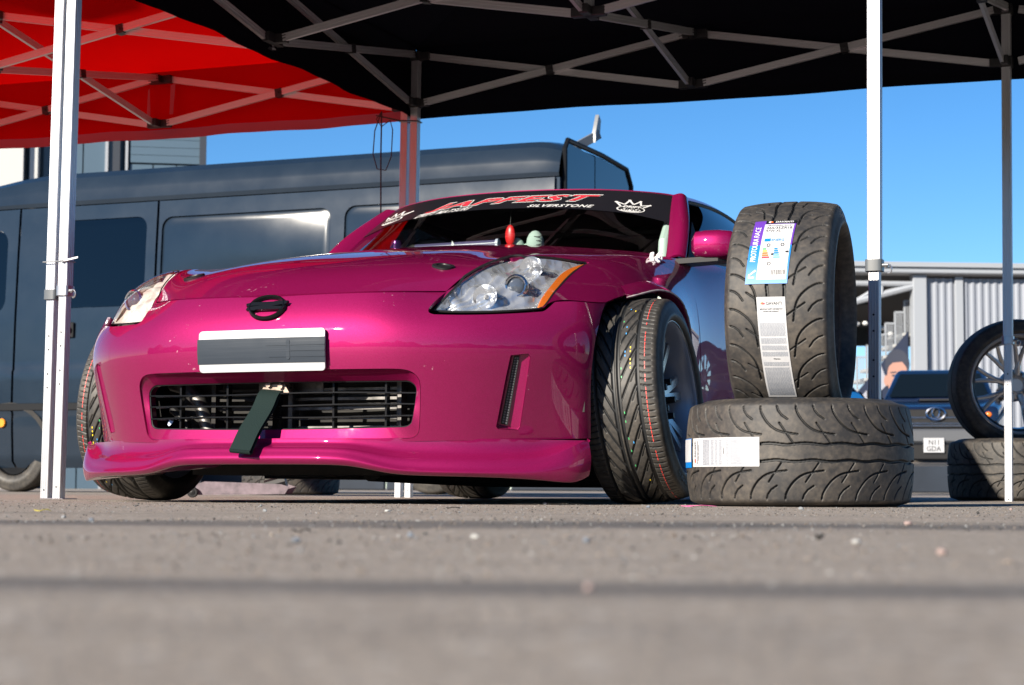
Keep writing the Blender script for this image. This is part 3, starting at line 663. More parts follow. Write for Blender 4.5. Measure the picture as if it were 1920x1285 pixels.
# side slots with LED strip
for sg, sl_ in ((1, SLOT), (-1, SLOT)):
    P = S_BUMP(np.array([q[0] for q in sl_]), np.array([q[1] for q in sl_])); Nn = S_BUMP.normal(np.array([q[0] for q in sl_]), np.array([q[1] for q in sl_]))
    if (Nn*(P-np.array([0, 1, .35]))).sum() < 0: Nn = -Nn
    w_ = np.array([1, .06, .03, .04, .05, .1, 1, 1, 1]); t_ = P[1]-P[0]; t_ /= np.linalg.norm(t_); D = P-Nn*(.003+.022*w_[:, None])+t_*(.016*(w_ > .5))[:, None]; n = len(P)
    mx = np.array([sg, 1, 1]); V = list(P*mx)+list(D*mx); F = [(i, (i+1) % n, n+(i+1) % n, n+i) for i in range(n)]+[tuple(range(n, 2*n))]
    o = mesh('slot_recess', V, F, M_PAINT, BUMPER, 20); bm = bmesh.new(); bm.from_mesh(o.data); bmesh.ops.triangulate(bm, faces=[f for f in bm.faces if len(f.verts) > 4]); bmesh.ops.recalc_face_normals(bm, faces=bm.faces); bmesh.ops.reverse_faces(bm, faces=bm.faces) if sg > 9 else None; bm.to_mesh(o.data); bm.free()
    nm = Nn[8]; q = lambda i, j, h_: ((D[0]*(1-i)+D[7]*i)*(1-j*.42)+(P[1]*(1-i)+P[5]*i)*j*.42+nm*(h_+.0045))*mx
    mb = MB(); mb.add([q(.02, .08, .002), q(.98, .08, .002), q(.98, .95, .002), q(.02, .95, .002), q(.02, .08, .0003), q(.98, .08, .0003), q(.98, .95, .0003), q(.02, .95, .0003)], [(0,1,2,3),(7,6,5,4),(0,4,5,1),(1,5,6,2),(2,6,7,3),(3,7,4,0)]); mb.build('led_backing', M_BLACK, BUMPER)
    mb = MB()
    for i in range(26):
        for j in (.2, .56):
            i0, i1 = .03+.94*(i+.15)/26, .03+.94*(i+.75)/26; mb.add([q(i0, j, .0032), q(i1, j, .0032), q(i1, j+.26, .0032), q(i0, j+.26, .0032), q(i0, j, .002), q(i1, j, .002), q(i1, j+.26, .002), q(i0, j+.26, .002)], [(0,1,2,3),(7,6,5,4),(0,4,5,1),(1,5,6,2),(2,6,7,3),(3,7,4,0)])
    tag(mb.build('led_strip', pmat('led_grid', (.07, .07, .08), .25) if 'led_grid' not in MATS else MATS['led_grid'], BUMPER), kind='stuff')
# lip
LIP = grid_panel('front_lip', S_LIP, 0, 18, 0, 8, 145, 50, M_PAINT, CAR, .006, ref=(0, .6, .25))
# hood with its black catch plates
HOOD = grid_panel('hood', S_HOOD, .03, 9.97, .030, 5, 150, 70, M_PAINT, CAR, .014, ref=(0, .3, 0))
for sg in (-1, 1):
    c = 5+sg*3.02; fn = lambda x, y, c=c, sg=sg: (S_HOOD(c+np.asarray(x)*7.2, 1.30+np.asarray(y)*5.2), S_HOOD.normal(c+np.asarray(x)*7.2, 1.30+np.asarray(y)*5.2))
    a = np.linspace(0, 2*pi, 33)[:-1]; ca, sa = np.cos(a), np.sin(a)
    rad = [(.050*np.sign(c_)*abs(c_)**.8, .026*np.sign(s_)*abs(s_)**.8) for c_, s_ in zip(ca, sa)]; rot_ = -.45*sg
    q = lambda f: np.array([(f*(x*cos(rot_)-y*sin(rot_)), f*(x*sin(rot_)+y*cos(rot_))) for x, y in rad])
    V = []; rows = []
    for f, h_ in ((1.0, .0), (.96, .005), (.62, .0065), (.56, .003), (.2, .003)):
        z = q(f); P, Nn = fn(z[:, 0], z[:, 1]); Nn = Nn*np.sign(Nn[:, 2:3]); V += list(P+Nn*(h_+.0005))
    n = 32; F = [(k_*n+i, k_*n+(i+1) % n, (k_+1)*n+(i+1) % n, (k_+1)*n+i) for k_ in range(4) for i in range(n)]+[tuple(range(4*n, 5*n))]
    o = mesh('hood_catch', V, F, M_BLACK, HOOD, 40); bm = bmesh.new(); bm.from_mesh(o.data); bmesh.ops.recalc_face_normals(bm, faces=bm.faces); bm.to_mesh(o.data); bm.free()
# fenders
ARCH_REAR = [(6.02,3.85),(6.22,4.3),(6.36,4.8),(6.42,5.3),(6.40,5.9)]
fend_poly = runs([[LENS[0][7],(LENS[0][7][0]-.14,.02)], [(LENS[0][7][0]-.14,.02),(4,.02),(5,.02),(6,.02),(7.42,.02)], [(7.42,.02),(7.40,1),(7.42,2),(7.44,3),(7.46,4),(7.44,5),(7.40,5.9)], [(7.40,5.9),(6.40,5.9)], ARCH_REAR[::-1], ARCH[::-1], SEAMF[::-1], LENS[1][::-1], LENS[0][7:][::-1]], 5)
lens_poly = runs(LENS, 5); amber_poly = runs(AMBER, 4)
M_SCRAPE = pmat('bare_chipped_edge', (.5, .42, .42), .5)
for sg in (1, -1):
    mi_ = sg < 0
    FE = trim_panel('fender', S_FEND, fend_poly, [], M_PAINT, CAR, .20, .085, .013, .0026, .014, mi_)
    trim_panel('headlight_filler', S_FEND, runs([[(0.0, .02), (.6, .02), (1.2, .02), (1.95, .02)], [(1.95, .02)]+[(u, v-.01) for u, v in LENS[0][:5][::-1]], [LENS[0][0], (0, 1.7)], [(0, 1.7), (0, .02)]], 4), [], M_PAINT, FE, .20, .085, .012, .001, .01, mi_, off=-.003)
    # flared arch lip
    ar = runs([ARCH, ARCH_REAR[:3]], 4); ar = ar[7:]; A0 = S_FEND(ar[:, 0], ar[:, 1]); A1 = S_FEND(ar[:, 0], ar[:, 1]-.30); An = S_FEND.normal(ar[:, 0], ar[:, 1]); An *= np.sign(An[:, 0:1])
    n = len(ar); f = np.sin(np.clip(np.arange(n)/(n-1)*pi, .0, pi))**.5; out = np.stack([.030*f, 0*f, .004*f], 1)
    rows = [A1+An*.0015, A1*.6+A0*.4+An*.003+out*.45, A0*.9+A1*.1+out*.95, A0+out*1.05-[0, 0, .004], A0+out*.8-[0, 0, .010], A0-[.02, 0, .006]]
    V = np.concatenate(rows)*[sg, 1, 1]; F = [(k_*n+i, k_*n+i+1, (k_+1)*n+i+1, (k_+1)*n+i) for k_ in range(5) for i in range(n-1)]
    o = mesh('arch_flare', V, F, M_PAINT, FE, 50); bm = bmesh.new(); bm.from_mesh(o.data); bmesh.ops.recalc_face_normals(bm, faces=bm.faces); bm.to_mesh(o.data); bm.free()
    mb = MB(); mb.tube(list((rows[3]+np.array([.001, 0, -.001]))*[sg, 1, 1]), [.0012+.0022*abs(sin(i*1.7)) for i in range(n)], 5); mb.build('chipped_edge', M_SCRAPE, FE)
    # headlight: housing, lens, projector, bulbs, indicator
    hl_dish = lambda d, uv: np.minimum(.022, d*.7)+.005*np.sin(uv[:, 0]*9)*np.clip(d*25, 0, 1)+.003*np.sin(uv[:, 1]*11+uv[:, 0]*4)*np.clip(d*25, 0, 1)+.008
    HL = trim_panel('headlight', S_FEND, lens_poly, [], M_REFL if sg > 0 else M_MILK, CAR, .20, .085, .009, .002, 0, mi_, dish=hl_dish)
    lens = trim_panel('lens', S_FEND, lens_poly, [], M_LENS, HL, .20, .085, .011, .0025, 0, mi_, off=.0005)
    trim_panel('indicator', S_FEND, amber_poly, [], M_AMBER if sg > 0 else M_MILK, HL, .20, .085, .010, .001, .008, mi_, off=-.0025)
    lp = S_FEND(lens_poly[:, 0], lens_poly[:, 1]); ln = S_FEND.normal(lens_poly[:, 0], lens_poly[:, 1]); ln *= np.sign(ln[:, 0:1])
    mb = MB(); mb.tube(list((lp-ln*.004)[::2]*[sg, 1, 1]), .0036 if sg > 0 else .002, 6, closed=True); mb.build('lens_seal', M_RUBSEAL, HL)
    def spot(u, v, dep): p = S_FEND(u, v)[0]; nn = S_FEND.normal(np.array([u]), np.array([v]))[0]; nn = nn*np.sign(nn[0]); return (p-nn*dep)*[sg, 1, 1]
    d = np.array([.12*sg, -1, .05])
    c = spot(1.84, 1.90, .024); mb = MB(); mb.lathe([(.036, -.004), (.036, .006), (.031, .012), (.027, .010), (.026, .0)], 28, c, d); mb.build('projector_ring', M_CHROME, HL)
    mb = MB(); mb.lathe([(.0255, .0), (.024, .005), (.019, .010), (.011, .0135), (.0005, .015)], 28, c, d); mb.build('projector_lens', pmat('projector_glass', (.06, .07, .09), .03, 0, Coat_Weight=1.0) if 'projector_glass' not in MATS else MATS['projector_glass'], HL)
    for (u, v, r) in ((2.50, 1.30, .036), (1.16, 1.75, .036)) if sg > 0 else ():
        c = spot(u, v, .022); mb = MB(); mb.lathe([(r, .010), (r*.85, .0), (r*.55, -.012), (r*.2, -.018), (.001, -.018)], 24, c, d); mb.build('reflector_bowl', M_CHROME if sg > 0 else M_MILK, HL)
        mb = MB(); mb.lathe([(r*.2, -.016), (r*.2, .004), (r*.12, .010), (.0004, .012)], 12, c, d); mb.build('bulb', pmat('bulb_glass', (.30, .30, .31), .1) if 'bulb_glass' not in MATS else MATS['bulb_glass'], HL)
# windscreen, banner, pillars
WS = grid_panel('windscreen', S_WIND, 0, 8, 0, 3, 80, 40, M_GLASS, CAR, .0, ref=(0, 1.6, .4))
bv = lambda U: np.interp(np.abs(np.asarray(U)-4), [0, .4, 1.55, 2.72, 4.0], [1.93, 1.925, 1.935, 1.905, 1.60])
BAN = grid_panel('sun_strip', S_WIND, .03, 7.97, 0, 2.97, 120, 24, M_BANNER, WS, 0, .0015, vfun=bv, ref=(0, 1.6, .4))
pil_cols = []
for t in np.linspace(0, 3, 5):
    a = S_WIND(8, t)[0]; k_ = t/3; b = np.array([.752, .90, .872])*(1-k_)+np.array([.636, 1.305, 1.145])*k_+np.array([.018, -.03, .008])*sin(pi*k_)
    m_ = (a+b)/2+np.array([.006, -.018, .012]); pil_cols.append([a+np.array([-.004, .002, .002]), a*.72+b*.28+np.array([.0, -.012, .010]), m_+np.array([.010, 0, .002]), a*.2+b*.8+np.array([.014, -.004, .004]), b])
S_PIL = Surf(pil_cols)
S_CP = Surf([[S_ROOF(10, v)[0], S_ROOF(10, v)[0]*.5+S_SIDE(u, 0)[0]*.5+np.array([.012, 0, .01]), S_SIDE(u, 0)[0]] for u, v in ((5.0, 3.62), (5.5, 4.1), (6.2, 4.6), (7.0, 5.2), (7.9, 6))])
for sg in (1, -1):
    mi_ = sg < 0
    grid_panel('windscreen_pillar', S_PIL, 0, 4, 0, 4, 24, 14, M_PAINT, CAR, .008, mirror=mi_, ref=(0, 1.6, .7))
    DO = grid_panel('door', S_SIDE, .40, 4.22, 0, 5, 70, 40, M_PAINT, CAR, .012, mirror=mi_)
    SG = grid_panel('side_window', S_GLASS, 0.06, 4, 0.03, 2.86, 40, 16, M_TINT, DO, .0, mirror=mi_, ref=(0, 1.5, .8))
    gp = [S_GLASS(u, 2.93)[0]*[sg, 1, 1] for u in np.linspace(0, 4, 24)]; mb = MB(); mb.tube(gp, .0075, 8); mb.build('window_seal', M_RUBSEAL, DO)
    gp = [(S_GLASS(u, .0)[0]+np.array([.006, 0, -.004]))*[sg, 1, 1] for u in np.linspace(.15, 4, 24)]; mb = MB(); mb.tube(gp, .007, 8); mb.build('belt_seal', M_RUBSEAL, DO)
    QP_poly = runs([[(4.25, .03), (6, .03), (9, .03)], [(9, .03), (9, 2.5), (9, 5)], [(9, 5), (8.4, 5), (7.35, 4.9)], [(7.35, 4.9), (7.2, 4.0), (6.85, 3.2), (6.0, 2.95), (5.25, 3.3), (4.92, 4.1), (4.85, 5.0)], [(4.85, 5), (4.25, 5)], [(4.25, 5), (4.25, 2.5), (4.25, .03)]], 5)
    trim_panel('rear_quarter', S_SIDE, QP_poly, [], M_PAINT, CAR, .33, .13, .03, .0015, .012, mi_)
    grid_panel('rear_pillar', S_CP, 0, 4, 0, 2, 30, 12, M_PAINT, CAR, .008, mirror=mi_, ref=(0, 2.0, .7))
    # mirror triangle and mirror
    mb = MB(); P = [S_GLASS(u, v)[0]+np.array([.006, -.002, 0]) for u, v in ((.03, .0), (.55, .0), (.10, 1.7))]; P = [p*[sg, 1, 1] for p in P]; Q = [p-np.array([.012*sg, 0, 0]) for p in P]
    mb.add(P+Q, [(0, 1, 2), (3, 5, 4), (0, 3, 4, 1), (1, 4, 5, 2), (2, 5, 3, 0)]); mb.build('mirror_triangle', M_BLACK, DO)
    MI = None
    if sg < 0: continue
    prof = []
    sec = [(.822, .04, .03), (.84, .075, .05), (.875, .085, .054), (.92, .086, .055), (.958, .080, .051), (.980, .060, .040), (.990, .03, .02)]
    V = []; n = 24
    for x, ry, rz in sec:
        for j in range(n):
            a = 2*pi*j/n; c_, s_ = cos(a), sin(a); y = ry*np.sign(c_)*abs(c_)**.7; z = rz*np.sign(s_)*abs(s_)**.62
            if y > 0: y *= .55
            V.append((sg*x, .775+y+(x-.82)*.10, .897+z-(x-.82)*.02))
    F = [(k_*n+i, k_*n+(i+1) % n, (k_+1)*n+(i+1) % n, (k_+1)*n+i) for k_ in range(len(sec)-1) for i in range(n)]+[tuple(range(n)), tuple(range((len(sec)-1)*n, len(sec)*n))]
    MI = mesh('wing_mirror', V, F, M_PAINT, CAR, 45); bm = bmesh.new(); bm.from_mesh(MI.data); bmesh.ops.recalc_face_normals(bm, faces=bm.faces); bm.to_mesh(MI.data); bm.free()
    mb = MB(); mb.prism([(-.03, -.075), (.12, -.065), (.155, -.02), (.15, .035), (-.03, .045)], (.80*sg, .79, .832), (sg, 0, .04), (0, 1, 0), (0, 0, 1), .018); mb.build('mirror_base', M_BLACK, MI, 25)
    mb = MB(); mb.box((sg*.84-(.0 if sg > 0 else .11), .82, .862), (sg*.84+(.11 if sg > 0 else 0), .824, .93)); mb.build('mirror_glass', M_CHROME, MI)
ROOF = grid_panel('roof', S_ROOF, 0, 10, 0, 3.1, 90, 50, M_PAINT, CAR, .012, ref=(0, 1.6, .4))
grid_panel('rear_window', S_ROOF, 1.0, 9.0, 3.14, 5.3, 50, 30, M_TINT, CAR, 0, ref=(0, 2, .3))
grid_panel('tailgate', S_ROOF, 0, 10, 5.34, 6, 50, 10, M_PAINT, CAR, .01, ref=(0, 2, .3))
for sg in (1, -1): grid_panel('rear_rail', S_ROOF, 9.03, 10, 3.14, 5.3, 8, 30, M_PAINT, CAR, .01, ref=(0, 2, .3), mirror=sg < 0)
RB = grid_panel('rear_bumper', S_REAR, 0, 6, 0.02, 5, 50, 40, M_PAINT, CAR, .01, ref=(0, 2.6, .5))
# wheel wells, engine bay, floor
mb = MB()
mb.box((-.44, -.50, .30), (.44, .50, .53)); mb.build('engine_bay', M_DARK, CAR)
mb = MB(); mb.box((-.42, -.66, .125), (.42, -.30, .14)); mb.box((-.48, -.40, .085), (.48, .5, .17)); mb.box((-.70, .45, .078), (.70, 2.15, .20)); mb.box((-.55, 2.1, .15), (.55, 3.3, .28)); mb.tube([(.1, -.3, .10), (.12, .6, .085), (.15, 2.0, .085)], .035, 10); mb.tube([(-.72, -.02, .21), (-.3, .03, .16)], .022, 8); mb.tube([(.72, -.02, .21), (.3, .03, .16)], .022, 8)
mb.build('underbody', M_DARK, CAR)
for sg in (1, -1):
    mb = MB(); mb.box((sg*.845-.02, .45, .13), (sg*.845+.02, 2.25, .20), bev=.006); mb.build('side_skirt', M_PAINT, CAR)
    for y0 in (0, 2.65):
        mb = MB(); n = 20; V = []; F = []
        for i in range(n+1):
            a = pi*i/n; V += [(sg*.60, y0+.395*cos(a), .27+.40*sin(a)), (sg*.835, y0+.395*cos(a), .27+.385*sin(a))]
        F = [(2*i, 2*i+1, 2*i+3, 2*i+2) for i in range(n)]; V += [(sg*.60, y0, .2)]; F += [(2*i, 2*i+2, len(V)-1) for i in range(n)]
        mb.add(V, F); mb.build('arch_liner', M_DARK, CAR)
# cabin
M_TRIM = pmat('cabin_trim', (.014, .014, .015), .6)
mb = MB(); V = []; xs = np.linspace(-.66, .66, 17)
for x in xs:
    e = abs(x)/.66; V += [(x, .56+.30*e**2, .86-.02*e), (x, .80+.12*e**2, .885-.02*e), (x, 1.0, .85), (x, 1.02, .66), (x, .98, .4)]
F = [(i*5+j, i*5+j+1, (i+1)*5+j+1, (i+1)*5+j) for i in range(16) for j in range(4)]; mb.add(V, F); mb.build('dashboard', M_TRIM, CAR)
mb = MB(); mb.box((-.70, .9, .20), (.70, 2.3, .24)); mb.box((-.66, 2.25, .24), (.66, 2.29, .92)); mb.build('cabin_floor', M_TRIM, CAR)
mb = MB(); mb.add(*[(lambda S_: ([tuple(p-np.array([0, 0, .025])) for p in S_.P[1:10, :5].reshape(-1, 3)], [(i*5+j, (i+1)*5+j, (i+1)*5+j+1, i*5+j+1) for i in range(8) for j in range(4)]))(S_ROOF)][0]); mb.build('headlining', M_TRIM, CAR)
for x in (-.36, .36):
    mb = MB(); V = []; n = 12
    for z, w_, d_, y in ((.30, .22, .05, 1.45), (.50, .25, .08, 1.50), (.75, .24, .085, 1.60), (.88, .17, .075, 1.66), (.98, .12, .06, 1.69), (1.06, .10, .045, 1.71)):
        V += [(x+w_*cos(2*pi*j/n), y+d_*sin(2*pi*j/n), z) for j in range(n)]
    F = [(k_*n+i, k_*n+(i+1) % n, (k_+1)*n+(i+1) % n, (k_+1)*n+i) for k_ in range(5) for i in range(n)]+[tuple(range(5*n, 6*n))]
    mb.add(V, F); mb.box((x-.24, 1.1, .28), (x+.24, 1.5, .40), bev=.03); mb.build('bucket_seat', pmat('seat_cloth', (.016, .016, .018), .9) if 'seat_cloth' not in MATS else MATS['seat_cloth'], CAR)
M_CAGE = pmat('pale_cage_reflection', (.55, .66, .60), .4)  # pale green reflection put into this side's colour; other side stays dark
for sg in (1, -1):
    mb = MB(); mb.tube([(.64*sg, .97, .5), (.635*sg, 1.0, .85), (.632*sg, 1.02, .95), (.60*sg, 1.22, 1.08), (.56*sg, 1.42, 1.13), (.55*sg, 1.9, 1.12), (.6*sg, 2.0, .9), (.62*sg, 2.05, .3)], .020, 10); mb.build('roll_cage', M_CAGE if sg > 0 else M_TRIM, CAR)
mb = MB(); mb.tube([(-.55, 1.9, 1.12), (.55, 1.9, 1.12)], .02, 8); mb.tube([(-.6, 2.0, .88), (.6, 2.0, .88)], .02, 8); mb.tube([(-.55, 1.9, 1.1), (.6, 2.04, .5)], .02, 8); mb.build('roll_cage_bar', M_TRIM, CAR)
mb = MB(); mb.tube([(-.36+.165*cos(a), 1.12+.05*sin(a), .86+.155*sin(a)) for a in np.linspace(0, 2*pi, 25)[:-1]], .016, 8, closed=True); mb.tube([(-.36, 1.0, .80), (-.36, 1.12, .86)], .03, 8); mb.bar((-.50, 1.13, .86), (-.22, 1.13, .86), .012, .03); mb.build('steering_wheel', M_TRIM, CAR)
mb = MB(); mb.box((-.10, 1.085, 1.105), (.10, 1.11, 1.15), bev=.008); mb.build('rear_view_mirror', M_BLACK, CAR)
# ------------------------------------------------------------------ car details
def fnB(x, z, off=0.):
    u = 9+np.interp(x, [-.36, -.2, 0, .2, .36], [-2, -1, 0, 1, 2]); v = np.interp(z, _bz, range(8)); P = S_BUMP(u, v); Nn = S_BUMP.normal(u, v); Nn = Nn*-np.sign(Nn[:, 1:2]); return P+Nn*off, Nn
def slab_on(name, fn, V2, F, mat, parent, lift, thick, sub=.03):
    """a thin plate lying on a surface, with real thickness"""
    o = shape_on(name, fn, V2, F, mat, parent, lift+thick, sub=sub); me = o.data; bm = bmesh.new(); bm.from_mesh(me); bm.normal_update()
    bmesh.ops.recalc_face_normals(bm, faces=bm.faces)
    nv = np.mean([f.normal[:] for f in bm.faces], 0); ref = fn(np.array([np.mean(np.asarray(V2)[:, 0])]), np.array([np.mean(np.asarray(V2)[:, 1])]))[1][0]
    if nv @ ref < 0: bmesh.ops.reverse_faces(bm, faces=bm.faces)
    g = bmesh.ops.extrude_face_region(bm, geom=list(bm.faces)); vs_ = [e for e in g['geom'] if isinstance(e, bmesh.types.BMVert)]
    for v in vs_: v.co += Vector(ref)*0.0
    n0 = {v: v.normal.copy() for v in vs_}
    for v in bm.verts:
        if v not in n0: v.co -= Vector(ref)*thick
    bmesh.ops.recalc_face_normals(bm, faces=bm.faces); me.free_normals_split() if hasattr(me, 'free_normals_split') else None
    bm.to_mesh(me); bm.free()
    if me.has_custom_normals:
        a = me.attributes.get('custom_normal')
        if a: me.attributes.remove(a)
    sharp(me, 30); return o
def rrect(x0, x1, y0, y1, r, n=5):
    P = []
    for cx_, cy_, a0 in ((x1-r, y0+r, -pi/2), (x1-r, y1-r, 0), (x0+r, y1-r, pi/2), (x0+r, y0+r, pi)):
        P += [(cx_+r*cos(a0+pi/2*i/n), cy_+r*sin(a0+pi/2*i/n)) for i in range(n+1)]
    return np.array(P), [tuple(range(len(P)))]
M_PLATE = pmat('plate_white', (.40, .41, .43), .35)
M_TAPE = pmat('grey_cloth_tape', (.026, .034, .046), .5, 0, Specular_IOR_Level=.18)
def tape_relief(m):
    ns, lk, b = nodes(m); tc = N(m, 'ShaderNodeTexCoord'); mp = N(m, 'ShaderNodeMapping'); mp.inputs['Scale'].default_value = (1, 1, 34); lk.new(tc.outputs['Object'], mp.inputs[0])
    nz = N(m, 'ShaderNodeTexNoise', i_Scale=3.2, i_Detail=6.); lk.new(mp.outputs[0], nz.inputs['Vector'])
    bp = N(m, 'ShaderNodeBump', i_Strength=.16, i_Distance=.003); lk.new(nz.outputs['Fac'], bp.inputs['Height']); lk.new(bp.outputs[0], b.inputs['Normal'])
tape_relief(M_TAPE)
PL = slab_on('number_plate', fnB, *rrect(-.206, .203, .381, .497, .010), M_PLATE, BUMPER, .010, .006, .05)
slab_on('tape', fnB, *rrect(-.209, .2045, .404, .474, .001), M_TAPE, PL, .0165, .0012, .05)
for z_, x0_ in ((.452, .02), (.437, .09), (.420, .03)): slab_on('tape_crease', fnB, *rect(x0_, .204, z_, z_+.0016), M_TAPE, PL, .0178, .0012, .05)
slab_on('tape_fold', fnB, *rrect(.083, .094, .413, .468, .005), M_TAPE, PL, .0178, .0014, .05)
# badge: oval ring with a slanted letter across it
def badge_fn(x, y): return fnB(np.asarray(x)+.002, .562+np.asarray(y))
V = []; n = 40; sec = [(.0, .004), (.25, .014), (.55, .017), (.85, .012), (1.0, .004)]
for f, h_ in sec:
    rx, ry = .060-.013*f, .0365-.0105*f; a = np.linspace(0, 2*pi, n+1)[:-1]; P, Nn = badge_fn(rx*np.cos(a), ry*np.sin(a)); V += list(P+Nn*h_)
F = [(k_*n+i, k_*n+(i+1) % n, (k_+1)*n+(i+1) % n, (k_+1)*n+i) for k_ in range(4) for i in range(n)]
BA = mesh('badge', V, F, M_SATIN, BUMPER, 60); bm = bmesh.new(); bm.from_mesh(BA.data); bmesh.ops.recalc_face_normals(bm, faces=bm.faces); bm.to_mesh(BA.data); bm.free()
zp = np.array([(-.066, .006), (-.048, .010), (.020, .010), (.026, .012), (.066, .012), (.062, .003), (.018, -.002), (.040, -.003), (.058, -.004), (.055, -.011), (-.030, -.011), (-.034, -.013), (-.062, -.011), (-.060, -.004), (-.012, .001), (-.064, -.001)])
slab_on('badge_letter', badge_fn, zp, [tuple(range(len(zp)))], M_SATIN, BA, .006, .009, .03)
# tow strap and its bracket
M_WEB = pmat('dark_green_webbing', (.010, .020, .019), .8, 0, Specular_IOR_Level=.12); facets(M_WEB, 400., .3)
mb = MB(); path = [np.array(p) for p in ((-.008, -.700, .335), (-.009, -.752, .322), (-.012, -.775, .292), (-.018, -.80, .255), (-.026, -.838, .210), (-.028, -.868, .172), (-.030, -.882, .152))]
path = list(spl(np.array(path), np.linspace(0, 6, 25))); W_ = np.array([.033, 0, -.003])
def ribbon(mb, path, W_, th, m=0):
    V = []; n = len(path)
    for i, p in enumerate(path):
        t = path[min(i+1, n-1)]-path[max(i-1, 0)]; nn = np.cross(W_, t); nn /= np.linalg.norm(nn)
        V += [p-W_-nn*th, p+W_-nn*th, p+W_+nn*th, p-W_+nn*th]
    F = [(i*4+j, i*4+(j+1) % 4, (i+1)*4+(j+1) % 4, (i+1)*4+j) for i in range(n-1) for j in range(4)]+[(0, 1, 2, 3), (n*4-4, n*4-1, n*4-2, n*4-3)]; mb.add(V, F, m)
ribbon(mb, path, W_, .0016)
end = path[-1]; loop = [end+np.array([0, .006-.009*cos(a), -.009*sin(a)]) for a in np.linspace(0, pi, 8)]+[p+np.array([.002, .016, .006]) for p in path[::-1][1:]]
ribbon(mb, loop, W_, .0016); mb.build('tow_strap', M_WEB, CAR)
M_RUST = pmat('rusty_bracket', (.25, .17, .12), .6, .6); noise_col(M_RUST, [(.08, .05, .04), (.42, .34, .28)], 40, 5)
mb = MB(); mb.box((-.035, -.725, .328), (.03, -.700, .352), bev=.004); mb.prism([(-.05, -.012), (.045, -.012), (.03, .012), (-.035, .012)], (0, -.735, .334), (1, 0, 0), (0, 0, 1), (0, 1, 0), .012); mb.tube([(-.02, -.745, .345), (-.02, -.72, .345)], .008, 8); mb.tube([(.02, -.745, .340), (.02, -.72, .340)], .008, 8); mb.build('tow_bracket', M_RUST, CAR)
# writing on the sun strip
def fnW(x, y):
    u = np.asarray(x); v = np.asarray(y); P = S_WIND(u, v); Nn = S_WIND.normal(u, v); return P, Nn*np.sign(Nn[:, 2:3])
def strip_text(s, u0, u1, vb0, vb1, h, mat, lift, shear=.35, off=0., grow=0.):
    V, F = text_mesh(s, 1., shear, off, space=1.12); lo, hi = V.min(0), V.max(0); q = (V-lo)/(hi-lo); U = u0-grow+(u1-u0+2*grow)*q[:, 0]
    Y = vb0+(vb1-vb0)*(U-u0)/(u1-u0)-grow*1.3+(h+2.6*grow)*q[:, 1]
    return shape_on('lettering', fnW, np.stack([U, Y], 1), F, mat, WS, lift, sub=.25)
M_INK = pmat('black_print', (.006, .006, .007), .4)
strip_text('JAPFEST', 2.36, 5.98, 2.10, 2.27, .40, M_WHITE, .0025, .40, .058, .045)
strip_text('JAPFEST', 2.36, 5.98, 2.10, 2.27, .40, M_INK, .0030, .40, .034, .020)
strip_text('JAPFEST', 2.36, 5.98, 2.10, 2.27, .40, M_RED, .0035, .40, .016)
strip_text('SILVERSTONE', 4.72, 5.97, 1.965, 2.03, .14, M_WHITE, .0030, .3, .02)
strip_text('DRIFT MATSURI', 2.20, 3.50, 1.875, 1.965, .19, M_WHITE, .0030, .5, .015)
for sg, cu, cv in ((1, 6.74, 2.24), (-1, 1.12, 2.32)):
    su_ = .42 if sg > 0 else .62; sv_ = .30; T = lambda P: [(cu+x*su_, cv+y*sv_) for x, y in P]
    def put(it, mat, lift):
        V, F = it; shape_on('emblem', fnW, np.array(T(V)), F, mat, WS, lift, sub=.12)
    put(disc2(0, -.45, .78, .52), M_WHITE, .0025); put(disc2(0, -.45, .70, .44), M_INK, .0029); put(disc2(0, -.62, .60, .24), M_WHITE, .0031)
    sp = [(-.62, -.1), (-.92, .55), (-.45, .22), (-.28, .92), (0, .3), (.35, .85), (.45, .2), (1.05, .38), (.62, -.1)]
    for a, b in zip(sp[:-1], sp[1:]):
        a, b = np.array(a), np.array(b); d = (b-a)/np.linalg.norm(b-a); nn = np.array([-d[1], d[0]])*.055; put((np.array([a-nn, b-nn, b+nn, a+nn]), [(0, 1, 2, 3)]), M_WHITE, .0033)
    for p in (sp[1], sp[3], sp[5], sp[7]): put(disc2(*p, .09, .10, 12), M_WHITE, .0034)
    for s_, y0_, y1_, x_ in (('DRIFT', -.28, .06, .48), ('KINGS', -.72, -.30, .62)):
        V, F = text_mesh(s_, 1, .15, .03); lo, hi = V.min(0), V.max(0); V = (V-lo)/(hi-lo)*[2*x_, y1_-y0_]+[-x_, y0_]; put((V, F), M_WHITE if s_ == 'DRIFT' else M_INK, .0038)
